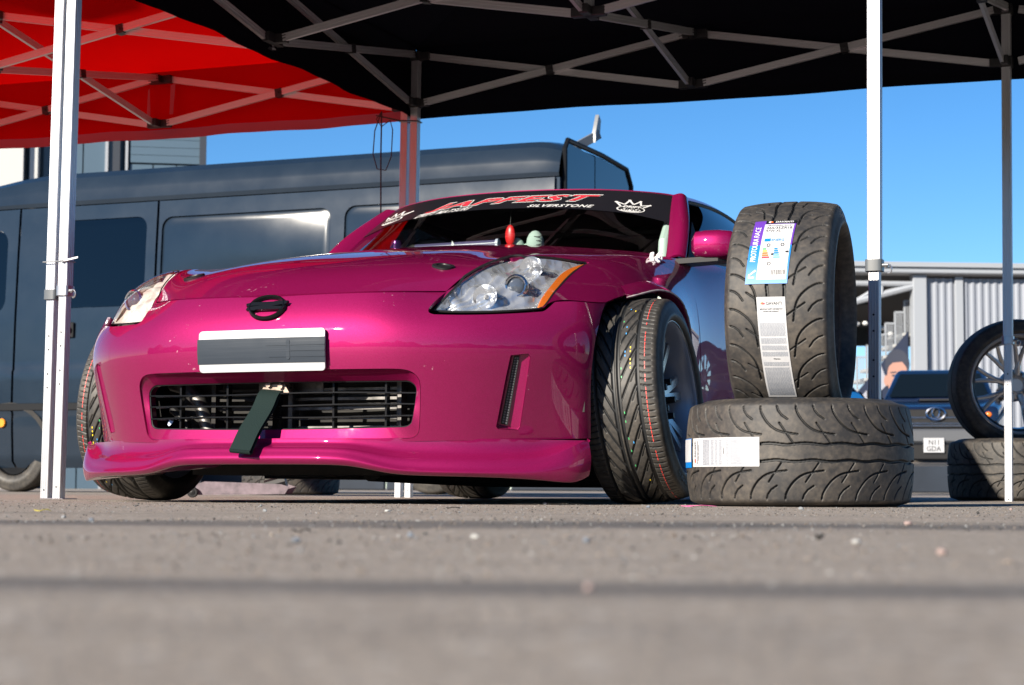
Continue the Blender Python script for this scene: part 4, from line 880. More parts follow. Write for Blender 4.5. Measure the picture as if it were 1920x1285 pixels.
# ---- wheels
M_RIM = pmat('gunmetal_rim', (.34, .38, .46), .32, .35)
M_LIPR = pmat('rim_lip', (.42, .43, .45), .25, .7)
TY_CAR = tyre_mesh('tyre', .316, .118, .232, .112, UNI, 34, 1020, 1.6e-3, .008)
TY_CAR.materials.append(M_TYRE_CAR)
M_PY = pmat('yellow_mark', (.75, .55, .03), .5); M_PB = pmat('blue_mark', (.05, .30, .65), .5); M_PR = pmat('red_mark', (.65, .06, .05), .5); M_PG = pmat('green_mark', (.06, .45, .15), .5)
def tread_r(s): return .316-.010*(abs(s)/.106)**2.6
def wheel(x, y, z, camber, steer, sg):
    o = link('tyre', TY_CAR, None, CAR)
    ax = Matrix.Rotation(steer, 4, 'Z') @ Matrix.Rotation(-camber*sg, 4, 'Y') @ Matrix.Rotation(pi/2*sg, 4, 'Y')
    o.matrix_local = Matrix.Translation((x, y, z)) @ ax      # local +Z points outwards
    mb = MB(); lip = [(.232, .085), (.240, .100), (.243, .112), (.2385, .117), (.232, .112), (.226, .100), (.222, .08), (.214, .03), (.208, -.03), (.206, -.09), (.222, -.105), (.232, -.112)]
    mb.lathe(lip, 72); mb.build('rim', M_RIM, o)
    mb = MB(); mb.lathe([(.2435, .1135), (.2410, .1180), (.2365, .1175), (.2345, .1140)], 72); mb.build('rim_lip', M_LIPR, o)
    mb = MB(); n = 7
    for i in range(n):
        a = 2*pi*i/n
        for b in (-.13, .13):
            d = np.array([cos(a+b*.3), sin(a+b*.3)]); e = np.array([cos(a+b), sin(a+b)]); mb.bar((d[0]*.05, d[1]*.05, .035), (e[0]*.208, e[1]*.208, .060), .024, .020)
    mb.lathe([(.004, .058), (.03, .058), (.034, .050), (.064, .050), (.078, .03), (.08, -.03)], 28); mb.build('spokes', M_LIPR, o)
    mb = MB()
    for i in range(5):
        a = 2*pi*i/5+.3; mb.lathe([(.0005, .088), (.010, .087), (.012, .05), (.014, .044)], 10, (.055*cos(a), .055*sin(a), 0)); 
    mb.build('lug_nuts', M_BLACK, o)
    mb = MB(); mb.lathe([(.06, -.06), (.155, -.06), (.155, -.08), (.06, -.08)], 36); mb.build('brake_disc', M_ALU, o)
    if y < 1 :
        for s, m_, k0, w_ in ((.088*1, M_PR, 0, .0012), (.046, M_PY, 1, .0016), (.030, M_PB, 2, .0014), (.018, M_PG, 3, .0012)):
            mb = MB(); rnd = random.Random(k0*7+3)
            for i in range(150):
                if rnd.random() < (.7 if k0 == 0 else .14):
                    a0, a1 = 2*pi*i/150, 2*pi*(i+(.75 if k0 == 0 else .5))/150; r_ = tread_r(s)+.0007
                    mb.add([(r_*cos(a), r_*sin(a), s+q*w_) for a in (a0, a1) for q in (-1, 1)], [(0, 1, 3, 2)])
            tag(mb.build('tread_mark', m_, o, fix=False), kind='stuff')
        def fs(x_, y_):
            r = .283+np.asarray(y_); a = np.asarray(x_)/.283; zz = np.interp(r, [.236, .245, .255, .27, .285, .30], [.116, .119, .123, .1262, .1235, .1215])
            return np.stack([r*np.cos(-a), r*np.sin(-a), zz], 1), np.tile([0, 0, 1.], (len(a), 1))
        for s_, a_, h_, rr in (('UNIROYAL', 3.55, .024, -.014), ('rain technology 3', 1.55, .010, -.004), ('UNIROYAL', .35, .024, -.014)):
            V, F = text_mesh(s_, 1, 0, .01); lo, hi = V.min(0), V.max(0); L_ = (hi-lo)[0]/(hi-lo)[1]*h_*.9; V = (V-lo)/(hi-lo)*[L_, h_]+[a_*.283-L_/2, rr-h_/2]
            shape_on('sidewall_lettering', fs, V, F, M_TYRE_CAR, o, .0016, sub=.02)
    return o
CB = radians(5.5)
wheel(.888, .0, .318, CB, radians(3.5), 1); wheel(-.888, .0, .318, CB, radians(3.5), -1)
wheel(.80, 2.65, .315, radians(2), 0, 1); wheel(-.80, 2.65, .315, radians(2), 0, -1)
# cable-tie stitches by the windscreen corner
M_TIE = pmat('white_cable_tie', (.78, .74, .76), .35)
for i, (u, v) in enumerate(((6.35, 1.55), (6.62, 1.40), (6.85, 1.25), (6.55, 1.62))):
    p = S_FEND(u, v)[0]; q = S_FEND(u+.12, v-.35+.25*(i % 2))[0]; m_ = (p+q)/2+np.array([.010, -.012, .016])
    mb = MB(); mb.tube([p+np.array([0, 0, -.004]), p*.75+m_*.25+np.array([0, 0, .008]), m_, q*.75+m_*.25+np.array([0, 0, .008]), q+np.array([0, 0, -.004])], .0042, 7); mb.box(tuple(p-.007), tuple(p+.007), bev=.002); mb.build('cable_tie', M_TIE, CAR)
# small things in the cabin
CW = Matrix.Translation(CAR.location) @ Matrix.Rotation(-.38469, 4, 'Z')
def cabin(name, loc, label, cat): o = empty(name, CW @ Vector(loc), -.38469, label, cat); return o
o = cabin('air_freshener', (.060, .93, .955), 'red hanging air freshener behind the windscreen', 'air freshener')
mb = MB(); mb.ball((0, 0, .035), (.020, .010, .040), 10); mb.build('pendant', pmat('red_plastic', (.62, .015, .015), .35), o); mb = MB(); mb.tube([(0, 0, .072), (0, .01, .12), (0, .03, .16)], .0012, 5); mb.build('cord', M_BLACK, o)
o = cabin('plush_toy', (.115, .97, .875), 'pale green and white rounded toy sitting on the dashboard beside the red air freshener', 'toy')
M_PLUSH = pmat('pale_green_plush', (.40, .50, .44), .9); mb = MB(); mb.ball((-.045, 0, .075), (.032, .03, .036), 8); mb.ball((.03, 0, .085), (.034, .03, .05), 8); mb.ball((0, .01, .04), (.05, .035, .05), 8); mb.build('body', M_PLUSH, o)
mb = MB(); 
for i in range(4): mb.tube([(.03+.036*cos(a), -.026+.004*abs(cos(a)), .065+.015*i+.003*cos(3*a)) for a in np.linspace(-.2, 1.4, 6)], .002, 5)
mb.build('stripes', M_BLACK, o)
o = cabin('poster_tube', (-.05, .70, .925), 'dark violet cardboard tube lying along the dashboard', 'tube')
mb = MB(); mb.tube([(-.17, 0, 0), (.155, .0, .004)], .015, 18, caps=False); mb.tube([(-.168, 0, 0), (.15, .0, .004)], .0135, 18); mb.build('tube', pmat('violet_card', (.09, .08, .16), .3), o)
mb = MB(); mb.lathe([(.0135, .15), (.0165, .150), (.0165, .16), (.014, .161), (.001, .158)], 18, (0, 0, .004), (1, 0, .012)); mb.build('end_cap', pmat('pale_cap', (.5, .52, .6), .3), o)
mb = MB(); mb.prism([(-.006, -.012), (.012, .004), (.002, .018)], (-.02, -.016, .002), (1, 0, 0), (0, 0, 1), (0, 1, 0), .003); mb.build('tape_flap', M_WHITE, o)
o = cabin('canister', (-.315, .735, .930), 'small purple metal canister at the left of the dashboard', 'canister')
mb = MB(); mb.lathe([(.001, .032), (.020, .032), (.022, .026), (.022, .016), (.025, .014), (.025, -.02), (.001, -.02)], 20); mb.build('canister', pmat('purple_anodised', (.12, .04, .14), .25, .8), o)
# ------------------------------------------------------------------ gazebos
def fabric(name, col, trans, tcol, fleck=0):
    m = bpy.data.materials.new(name); m.use_nodes = True; n = m.node_tree.nodes; l = m.node_tree.links; n.clear()
    o = n.new('ShaderNodeOutputMaterial'); mx = n.new('ShaderNodeMixShader'); d = n.new('ShaderNodeBsdfDiffuse'); t = n.new('ShaderNodeBsdfTranslucent'); mx.inputs[0].default_value = trans
    tc = n.new('ShaderNodeTexCoord'); nz = n.new('ShaderNodeTexNoise'); nz.inputs['Scale'].default_value = 2.2; nz.inputs['Detail'].default_value = 5; l.new(tc.outputs['Object'], nz.inputs['Vector'])
    cr = n.new('ShaderNodeValToRGB'); l.new(nz.outputs['Fac'], cr.inputs[0]); cr.color_ramp.elements[0].position = .3; cr.color_ramp.elements[1].position = .7
    cr.color_ramp.elements[0].color = (*[c*.88 for c in tcol], 1); cr.color_ramp.elements[1].color = (*tcol, 1)
    d.inputs[0].default_value = (*col, 1); l.new(cr.outputs[0], t.inputs[0])
    bp = n.new('ShaderNodeBump'); bp.inputs['Strength'].default_value = .35; bp.inputs['Distance'].default_value = .02; n2 = n.new('ShaderNodeTexNoise'); n2.inputs['Scale'].default_value = 3.5; l.new(tc.outputs['Object'], n2.inputs['Vector']); l.new(n2.outputs['Fac'], bp.inputs['Height']); l.new(bp.outputs[0], d.inputs['Normal'])
    l.new(d.outputs[0], mx.inputs[1]); l.new(t.outputs[0], mx.inputs[2]); l.new(mx.outputs[0], o.inputs[0]); return m
M_REDF = fabric('red_canopy_fabric', (.80, .004, .005), .56, (.76, .001, .001))
M_REDH = fabric('red_hem_fabric', (.60, .12, .15), .45, (.70, .14, .17))
M_BLKF = fabric('black_canopy_fabric', (.006, .006, .009), .02, (.02, .02, .03))
M_LEG = pmat('aluminium_leg', (.74, .75, .77), .38, .75)
noise_col(M_LEG, [(.46, .47, .49), (.60, .60, .62)], 6, 4, stretch=(1, 1, .05))
M_TRUSS = pmat('aluminium_truss', (.62, .62, .63), .42, .7)
M_JOINT = pmat('black_nylon', (.016, .016, .018), .45)
M_STEEL = pmat('zinc_steel', (.45, .45, .46), .35, .9)
YAW_T, LEAN = -.38772, .0092
T_MAT = Matrix.Translation((-1.6503, 6.9851, 0)) @ Matrix.Rotation(LEAN, 4, 'Y') @ Matrix.Rotation(YAW_T, 4, 'Z')
ZL, ZU, ZV0, ZC, PEAK = 2.04, 2.30, 1.975, .77, 2.88
def leg_prof(w, g=.0016):
    """square section with three grooves on each face"""
    h = w/2; f = []; ks = (-.5, 0, .5)
    for k in ks: f += [(k*h-.0030, 0), (k*h-.0018, g), (k*h+.0018, g), (k*h+.0030, 0)]
    P = []
    c = .0025
    for q in range(4):
        a = q*pi/2; R_ = lambda x, y: (x*cos(a)-y*sin(a), x*sin(a)+y*cos(a))
        P += [R_(-h+c, -h)]+[R_(x, -h+d) for x, d in f]+[R_(h-c, -h)]
    return P
def gazebo(name, S_, nb, off, fab, hem, label, ed, short=()):
    R0 = empty(name, label=label, cat='gazebo'); R0.matrix_world = T_MAT @ Matrix.Translation(off)
    SX = S_*nb; pts = [(S_*i, y) for i in range(nb+1) for y in (0, S_)]; c3 = lambda p, z: np.array([p[0], p[1], z])
    for i, p in enumerate(pts):
        mb = MB(); mb.prism(leg_prof(.041), c3(p, ZC-.02), (1, 0, 0), (0, 1, 0), (0, 0, 1), ZU-ZC+.02); leg = mb.build('leg', M_LEG, R0, 25)
        mb = MB(); mb.prism(leg_prof(.034), c3(p, .004), (1, 0, 0), (0, 1, 0), (0, 0, 1), ZC); mb.build('inner_leg', M_LEG, leg, 25)
        mb = MB(); mb.box((p[0]-.05, p[1]-.045, .0), (p[0]+.05, p[1]+.045, .004), bev=.0015); mb.build('foot_plate', M_STEEL, leg)
        mb = MB(); pr = [(.027*np.sign(cos(a))*abs(cos(a))**.45, .027*np.sign(sin(a))*abs(sin(a))**.45) for a in np.linspace(0, 2*pi, 29)[:-1]]
        mb.prism(pr, c3(p, ZC-.025), (1, 0, 0), (0, 1, 0), (0, 0, 1), .036); mb.build('clamp', M_STEEL if p[0] == 0 or p[1] > 0 else pmat('grey_clamp', (.09, .10, .11), .4), leg, 30)
        mb = MB(); mb.tube([(p[0]+.025, p[1]-.012, ZC-.008), (p[0]+.045, p[1]-.014, ZC-.008)], .006, 8); mb.tube([(p[0]+.045+.010*cos(a), p[1]-.014, ZC-.020+.014*sin(a)) for a in np.linspace(pi*.9, -pi*.6, 9)], .003, 6); mb.build('clamp_pull', M_STEEL, leg)
        for hz in (.045, .42, .47, .56, .61):
            mb = MB(); mb.lathe([(.0034, 0), (.0034, .0008), (.0001, .0008)], 8, (p[0], p[1]-.0172, hz), (0, -1, 0)); mb.build('pin_hole', M_JOINT, leg)
        sx = 1 if p[0] == 0 else -1; sy = 1 if p[1] == 0 else -1
        for z in (ZU-.035, ZL-.02):
            mb = MB(); mb.box((p[0]-.029, p[1]-.029, z-.005), (p[0]+.029, p[1]+.029, z+.045), bev=.004); mb.box((min(p[0], p[0]+sx*.075), p[1]-.016, z), (max(p[0], p[0]+sx*.075), p[1]+.016, z+.04), bev=.003); mb.box((p[0]-.016, min(p[1], p[1]+sy*.075), z), (p[0]+.016, max(p[1], p[1]+sy*.075), z+.04), bev=.003)
            mb.build('corner_bracket', M_JOINT, leg)
    bar_pr = [(-.008, -.017), (.008, -.017), (.008, -.007), (.006, -.006), (.006, -.002), (.008, -.001), (.008, .006), (.006, .007), (.006, .011), (.008, .012), (.008, .017), (-.008, .017), (-.008, .012), (-.006, .011), (-.006, .007), (-.008, .006), (-.008, -.001), (-.006, -.002), (-.006, -.006), (-.008, -.007)]
    def scissor(A, B, inner=False):
        A, B = np.array(A), np.array(B); d = B-A; L = np.linalg.norm(d); d /= L; nn = np.array([-d[1], d[0]])*.010; a, b = A+d*.055, B-d*.055
        for s, z0, z1 in ((1, ZU-.015, ZL), (-1, ZL, ZU-.015)):
            mb = MB(); mb.bar((*(a+nn*s), z0), (*(b+nn*s), z1), 0, 0, prof=bar_pr); mb.build('truss_bar', M_TRUSS, R0, 25)
        m_ = (A+B)/2; zc = (ZU-.015+ZL)/2; mb = MB(); mb.bar((*(m_-d*.019), zc+.003), (*(m_+d*.019), zc-.003), .042, .044); mb.lathe([(.007, -.026), (.007, .026), (.0005, .027)], 10, (*m_, zc), (*(nn/np.linalg.norm(nn)), 0)); mb.build('pivot_joint', M_JOINT, R0)
    def joint(M_, d, inn):
        M_ = np.array(M_); d = np.array(d); inn = np.array(inn)
        for z in (ZU-.035, ZL-.02):
            mb = MB(); mb.bar((*(M_-d*.07), z+.02), (*(M_+d*.07), z+.02), .034, .042); mb.bar((*M_, z+.02), (*(M_+inn*.07), z+.02), .034, .040); mb.build('truss_joint', M_JOINT, R0)
    for k_ in range(nb):
        C_ = np.array([S_*(k_+.5), S_/2]); A_ = [np.array(q, float) for q in ((S_*k_, 0), (S_*(k_+1), 0), (S_*(k_+1), S_), (S_*k_, S_))]
        for i in range(4):
            a, b = A_[i], A_[(i+1) % 4]; m_ = (a+b)/2; d = (b-a)/S_; inn = (C_-m_)/np.linalg.norm(C_-m_)
            if not (i == 3 and k_ > 0): scissor(a, m_); scissor(m_, b); joint(m_, d, inn)
            scissor(m_, C_)
        mb = MB(); mb.prism(leg_prof(.036), (*C_, ZL), (1, 0, 0), (0, 1, 0), (0, 0, 1), PEAK-.05-ZL); mb.build('centre_mast', M_LEG, R0, 25)
        for z in (ZU-.035, ZL-.02):
            mb = MB(); mb.box((C_[0]-.075, C_[1]-.02, z), (C_[0]+.075, C_[1]+.02, z+.04), bev=.003); mb.box((C_[0]-.02, C_[1]-.075, z), (C_[0]+.02, C_[1]+.075, z+.0395), bev=.003); mb.build('centre_hub', M_JOINT, R0)
    # canopy: four sagging slopes, then the hanging valances
    n = 14; Ec = [(-ed[3], -ed[0]), (SX+ed[1], -ed[0]), (SX+ed[1], S_+ed[2]), (-ed[3], S_+ed[2])]; ZE = ZU+.045; RA, RB = np.array([S_/2, S_/2]), np.array([SX-S_/2, S_/2])
    ridge = [(RA, RB), (RB, RB), (RB, RA), (RA, RA)]
    for i in range(4):
        a, b = np.array(Ec[i]), np.array(Ec[(i+1) % 4]); V = []; F = []
        for r in range(n+1):
            t = r/n
            for k_ in range(n+1):
                s = k_/n; p = (a+(b-a)*s)*(1-t)+(ridge[i][0]*(1-s)+ridge[i][1]*s)*t; z = ZE+(PEAK-ZE)*t-.11*sin(pi*t)*(1-.3*abs(2*s-1))-.004*sin(pi*s)*(1-t); V.append((p[0], p[1], z))
        F = [(r*(n+1)+k_, r*(n+1)+k_+1, (r+1)*(n+1)+k_+1, (r+1)*(n+1)+k_) for r in range(n) for k_ in range(n)]
        mesh('canopy_panel', V, F, fab, R0, 60)
        ZV = ZV0+(.055 if i in short else 0); nn = (b-a)/np.linalg.norm(b-a); nn = np.array([nn[1], -nn[0]]); m2 = 40; rgv = random.Random(i*3+int(off[0]*10)); ph_ = [rgv.random()*6 for _ in range(3)]
        rows = [(ZE+.006, -.012, fab), (ZE-.01, .001, fab), (ZE-.12, .004, fab), (ZE-.25, .008, fab), (ZV+.052, .010, fab)]
        def vrow(z, o): return [(*(a+(b-a)*k_/m2+nn*(o if o < .002 else o*(.6+sin(k_*.55+ph_[0])*.9+.6*sin(k_*1.3+ph_[1])))), z-.004*sin(pi*k_/m2)+(.0022*sin(k_*.5+ph_[2]) if z < ZE-.2 else 0)) for k_ in range(m2+1)]
        V = []; 
        for z, o, _ in rows: V += vrow(z, o)
        F = [(r*(m2+1)+k_, r*(m2+1)+k_+1, (r+1)*(m2+1)+k_+1, (r+1)*(m2+1)+k_) for r in range(4) for k_ in range(m2)]
        vl = mesh('valance', V, F, fab, R0, 60)
        V = vrow(ZV+.0525, .0105)+vrow(ZV+.02, .0115)+vrow(ZV, .012)+[(x, y, z) for x, y, z in [(q[0]+nn[0]*.003, q[1]+nn[1]*.003, q[2]) for q in vrow(ZV, .012)]]+[(q[0]+nn[0]*.003, q[1]+nn[1]*.003, q[2]) for q in vrow(ZV+.052, .0105)]
        F = [(r*(m2+1)+k_, r*(m2+1)+k_+1, (r+1)*(m2+1)+k_+1, (r+1)*(m2+1)+k_) for r in range(4) for k_ in range(m2)]
        mesh('hem', V, F, hem, vl, 60)
    return R0
GB = gazebo('black_gazebo', 2.983, 2, (0, 0, 0), M_BLKF, M_BLKF, 'black pop-up gazebo standing over the magenta car on silver legs', (.055, .055, .055, .028))
GR = gazebo('red_gazebo', 2.983, 1, (-2.983-.062, .012, -.012), M_REDF, M_REDH, 'red pop-up gazebo to the left of the black one, in front of the van', (.055, -.032, .055, .055), (1,))
# white velcro tabs on the far red valance
rl = GR
for dx, ln in ((-.075, .15), (.07, .17)):
    mb = MB(); x = 2.983/2+dx; V = [(x-.010, 2.985, ZL+.05), (x+.012, 2.985, ZL+.05), (x+.016+.01*np.sign(dx), 2.98, ZL+.05+ln), (x-.004, 2.98, ZL+.05+ln-.01)]; V += [(a, b+.002, c) for a, b, c in V]
    mb.add(V, [(0, 1, 2, 3), (7, 6, 5, 4), (0, 4, 5, 1), (1, 5, 6, 2), (2, 6, 7, 3), (3, 7, 4, 0)]); mb.build('strap_tab', M_REDH, GR)
# cable tie round the paired legs, cord hanging from the far pair
def tw(p): return T_MAT @ Vector(p)
tie = empty('cable_tie', label='white cable tie holding the two near left gazebo legs together', cat='cable tie'); tie.matrix_world = T_MAT @ Matrix.Translation((-.031, 0, .87))
loop = [(-.054, -.024, 0), (.054, -.024, .002), (.054, .024, .002), (-.054, .024, 0)]
mb = MB(); mb.tube(loop, .0022, 6, closed=True); mb.box((.028, -.032, -.004), (.040, -.022, .006), bev=.001); mb.build('loop', pmat('grey_tie', (.20, .21, .22), .4), tie)
mb = MB(); mb.bar((.040, -.028, .002), (.135, -.075, .006), .002, .006); mb.build('tail', M_TIE, tie)
cord = empty('hanging_cord', label='thin dark red cord looped and hanging beside the far middle gazebo legs', cat='cord'); cord.matrix_world = T_MAT @ Matrix.Translation((-.17, 2.983, 0))
M_CORD = pmat('dark_red_cord', (.05, .012, .012), .6)
mb = MB(); mb.tube([(.0, -.05, 2.0), (.005, -.06, 1.8), (.006, -.05, 1.5), (.01, -.05, 1.2), (.0, -.05, .95)], .004, 6); mb.build('drop', M_CORD, cord)
mb = MB(); mb.tube([(.0, -.05, 2.0), (-.035, -.055, 1.9), (-.045, -.05, 1.78), (-.02, -.05, 1.70), (.03, -.05, 1.69), (.06, -.05, 1.76), (.065, -.05, 1.9), (.05, -.05, 1.95), (.0, -.05, 1.92), (-.03, -.05, 1.96), (0, -.05, 2.0)], .003, 6); mb.build('coil', M_CORD, cord)
btie = empty('cable_tie', label='black cable tie binding the far middle gazebo legs under the canopy', cat='cable tie'); btie.matrix_world = T_MAT @ Matrix.Translation((-.031, 2.983, 1.945))
mb = MB(); mb.tube([(-.056, -.026, .006), (.056, -.026, -.002), (.056, .026, -.002), (-.056, .026, .006)], .004, 6, closed=True); mb.build('loop', M_JOINT, btie); mb = MB(); mb.bar((-.05, -.028, .006), (-.17, -.05, .035), .003, .007); mb.build('tail', M_JOINT, btie)
# ------------------------------------------------------------------ loose tyres
TR, THW = .3215, .1375
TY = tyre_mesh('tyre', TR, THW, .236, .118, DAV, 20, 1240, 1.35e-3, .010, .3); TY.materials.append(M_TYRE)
M_LBLUE = pmat('label_blue', (.0, .16, .50), .4); M_LPURP = pmat('label_purple', (.10, .03, .30), .4); M_ORANGE = pmat('label_orange', (.75, .12, .01), .4)
M_PAPER = pmat('label_paper', (.78, .79, .80), .45); noise_col(M_PAPER, [(.40, .41, .43), (.50, .50, .51)], 30, 4)
M_GREYTXT = pmat('fine_print', (.25, .27, .31), .6)
M_GRN = pmat('label_green', (.05, .40, .12), .5); M_YEL = pmat('label_yellow', (.75, .55, .03), .5); M_SKY = pmat('label_sky', (.10, .40, .75), .5)
def tread_r2(s): return TR-.010*(np.abs(s)/(THW-.012))**2.6
def on_tread(a0):
    """flat (x along the tread, y round the tyre, both metres) -> surface, a0 = angle of y = 0"""
    def fn(x, y):
        x = np.asarray(x); a = a0+np.asarray(y)/TR; r = tread_r2(x); n_ = np.stack([np.cos(a), np.sin(a), 0*a], 1); return n_*r[:, None]+np.stack([0*x, 0*x, x], 1), n_
    return fn
def lay(name, fn, item, mat, parent, lift, T=None, sub=.02):
    V, F = item; V = np.asarray(V, float); V = np.array([T(*q) for q in V]) if T else V
    return shape_on(name, fn, V, F, mat, parent, lift, sub=sub)
def txt(s, x0, x1, y0, y1, shear=0, off=.0):
    V, F = text_mesh(s, 1, shear, off); lo, hi = V.min(0), V.max(0); return (V-lo)/(hi-lo)*[x1-x0, y1-y0]+[x0, y0], F
def bars(x0, x1, y0, y1, n, seed, gapf=.35):
    r = random.Random(seed); it = []; h = (y1-y0)/n
    for i in range(n):
        a = y0+h*i; x = x0
        while x < x1-.001:
            L = min(x1-x, r.uniform(.003, .009)); it.append(rect(x, x+L, a, a+h*(1-gapf))); x += L+.0012
    return join2(*it)
def logo(x, y, s): return disc2(x, y, s, s*.62), disc2(x+s*.55, y-s*.1, s*.8, s*.45)
def long_label(parent, fn, T, W_, L_, name='paper_label'):
    """warning label W_ wide, L_ long; x across, y from bottom 0 to top L_"""
    B = lay(name, fn, rect(0, W_, 0, L_), M_PAPER, parent, .0022, T)
    B2 = lambda it, m, lift=.0029, nm='print': lay(nm, fn, it, m, parent, lift, T)
    B2(txt('DAVANTI', W_*.34, W_*.88, L_-.022, L_-.013, 0, .02), M_INK); a, b = logo(W_*.20, L_-.0175, W_*.07); B2(a, M_ORANGE); B2(b, M_RED, .0033)
    B2(txt('IMPORTANT SAFETY INFORMATION', W_*.10, W_*.9, L_-.035, L_-.031, 0, .02), M_INK); B2(txt('FITTING AND WARRANTY', W_*.22, W_*.78, L_-.041, L_-.0375, 0, .02), M_INK)
    B2(txt('Warning', W_*.42, W_*.66, L_*.42, L_*.42+.005, 0, .02), M_INK)
    k = 0
    for y0, y1, n in ((.36, .40, 4), (.03, .345, 30), (.455, .50, 5), (.515, .56, 5), (.575, .63, 6), (.645, .77, 14)):
        k += 1; tag(lay('fine_print', fn, bars(W_*.06, W_*.94, L_*y0, L_*y1, n, k), M_GREYTXT, parent, .0026, T), kind='stuff')
    return B
def energy_label(parent, fn, T, W_, L_):
    B2 = lambda it, m, lift=.0029, nm='print': lay(nm, fn, it, m, parent, lift, T)
    lay('label', fn, rect(0, W_, 0, L_*.55), M_LBLUE, parent, .0022, T); lay('label', fn, rect(0, W_, L_*.55, L_), M_LPURP, parent, .0022, T)
    B2(rect(W_*.27, W_, L_*.935, L_*.999), M_INK, .0026); B2(rect(W_*.26, W_*.96, L_*.055, L_*.925), M_PAPER, .0026)
    B2(txt('DAVANTI', W_*.50, W_*.93, L_*.952, L_*.985, .2, .02), M_WHITE, .0031); a, b = logo(W_*.38, L_*.967, W_*.05); B2(a, M_WHITE, .0031); B2(b, M_ORANGE, .0034)
    B2(txt('PROTOURA RACE', W_*.34, W_*.90, L_*.885, L_*.905, .2, .01), M_INK, .0031); B2(txt('265/35ZR18', W_*.32, W_*.93, L_*.825, L_*.87, 0, .01), M_INK, .0031); B2(txt('97W XL', W_*.32, W_*.68, L_*.77, L_*.812, 0, .01), M_INK, .0031)
    B2(rect(W_*.33, W_*.48, L_*.605, L_*.655), M_LBLUE, .0031); B2(txt('ENERG', W_*.50, W_*.80, L_*.61, L_*.65, 0, .02), M_LBLUE, .0031)
    for i, m_ in enumerate((M_GRN, M_YEL, M_ORANGE, M_ORANGE, M_RED)): B2(rect(W_*.33, W_*(.41+.025*i), L_*(.475-.032*i), L_*(.50-.032*i)), m_, .0031)
    for i in range(5): B2(rect(W_*.60, W_*(.68+.02*i), L_*(.475-.032*i), L_*(.50-.032*i)), M_SKY if i > 2 else M_LBLUE, .0031)
    for x, y in ((.52, .405), (.86, .44)): B2((np.array([(W_*x, L_*y), (W_*(x+.04), L_*(y-.014)), (W_*(x+.09), L_*(y-.014)), (W_*(x+.09), L_*(y+.014)), (W_*(x+.04), L_*(y+.014))]), [(0, 1, 2, 3, 4)]), M_INK, .0031)
    for x, y in ((.45, .545), (.78, .55), (.52, .27)): B2(ring2(W_*x, L_*y, W_*.045, W_*.05, W_*.02), M_INK, .0031)
    r = random.Random(5); x = .60; it = []
    while x < .92: w_ = r.uniform(.008, .022); it.append(rect(W_*x, W_*(x+w_), L_*.115, L_*.185)); x += w_+r.uniform(.008, .016)
    tag(B2(join2(*it), M_INK, .0031, 'barcode'), kind='stuff')
    V, F = txt('PROTOURA', 0, 1, 0, 1, .15, .01); V = np.array([(W_*(.19-.13*(q[1])), L_*(.30+.36*q[0])) for q in V]); B2((V, F), M_WHITE, .0029)
    V, F = txt('RACE', 0, 1, 0, 1, .15, .0); V = np.array([(W_*(.19-.13*(q[1])), L_*(.68+.19*q[0])) for q in V]); B2((V, F), M_WHITE, .0029)
    for A in ([(.06, .115), (.10, .115), (.24, .17), (.21, .19)], [(.06, .075), (.20, .075), (.20, .095), (.06, .095)], [(.06, .075), (.10, .075), (.10, .13), (.06, .13)]): B2((np.array([(W_*x, L_*y) for x, y in A]), [(0, 1, 2, 3)]), M_WHITE, .0031)
# lying tyre in front
LY = link('tyre', TY, None, None, (.823, 5.47, .1475), (0, 0, radians(-100))); tag(LY, 'dusty black tyre lying flat on the ground beside the front wheel of the magenta car', 'tyre', 'loose tyres')
# angle facing the camera in tyre axes
def local_ang(o, world_dir): d = o.matrix_world.to_3x3().inverted() @ Vector(world_dir); return atan2(d.y, d.x)
bpy.context.view_layer.update()
aF = local_ang(LY, Vector((-.823, -5.47, 0)))
# label reads along the tread: its length runs round the tyre, centred left of the middle
fnl = on_tread(0.0)
Lw, Ll = .080, .262
long_label(LY, fnl, lambda x, y: (-(x-Lw/2)*-1+.002, (aF-radians(66))*TR+(Ll-y)), Lw, Ll)
lay('blue_label', fnl, rect(-.040, .042, (aF-radians(66))*TR-.10, (aF-radians(66))*TR-.012), M_LBLUE, LY, .0024)
lay('blue_label_panel', fnl, rect(-.024, .040, (aF-radians(66))*TR-.10, (aF-radians(66))*TR-.014), M_PAPER, LY, .0029)
# tyre standing on it
ST = link('tyre', TY, None, None); tag(ST, 'dusty black tyre with blue and white labels standing upright on the lying tyre', 'tyre', 'loose tyres')
ST.matrix_world = Matrix.Translation((.808, 5.47, .552)) @ Matrix.Rotation(radians(-17), 4, 'Z') @ Matrix.Rotation(radians(0.5), 4, 'Y') @ Matrix.Rotation(pi/2, 4, 'Y') @ Matrix.Rotation(radians(8), 4, 'Z')
bpy.context.view_layer.update()
a0 = local_ang(ST, ST.matrix_world.to_3x3() @ (ST.matrix_world.to_3x3().inverted() @ Vector((-.147, -.99, 0))))
sgn = 1 if (ST.matrix_world.to_3x3() @ Vector((-sin(a0), cos(a0), 0))).z > 0 else -1
fns = on_tread(0.0)
W1, L1 = .116, .215; energy_label(ST, fns, lambda x, y: (x-W1*.5-.014+.0*y-(.02*(L1-y)/L1)*.6, (a0+sgn*radians(9.5))*TR+sgn*y), W1, L1)
W2, L2 = .078, .300; long_label(ST, fns, lambda x, y: (x-W2*.5-.012+(.016*(L2-y)/L2), (a0-sgn*radians(50.5))*TR+sgn*y), W2, L2)
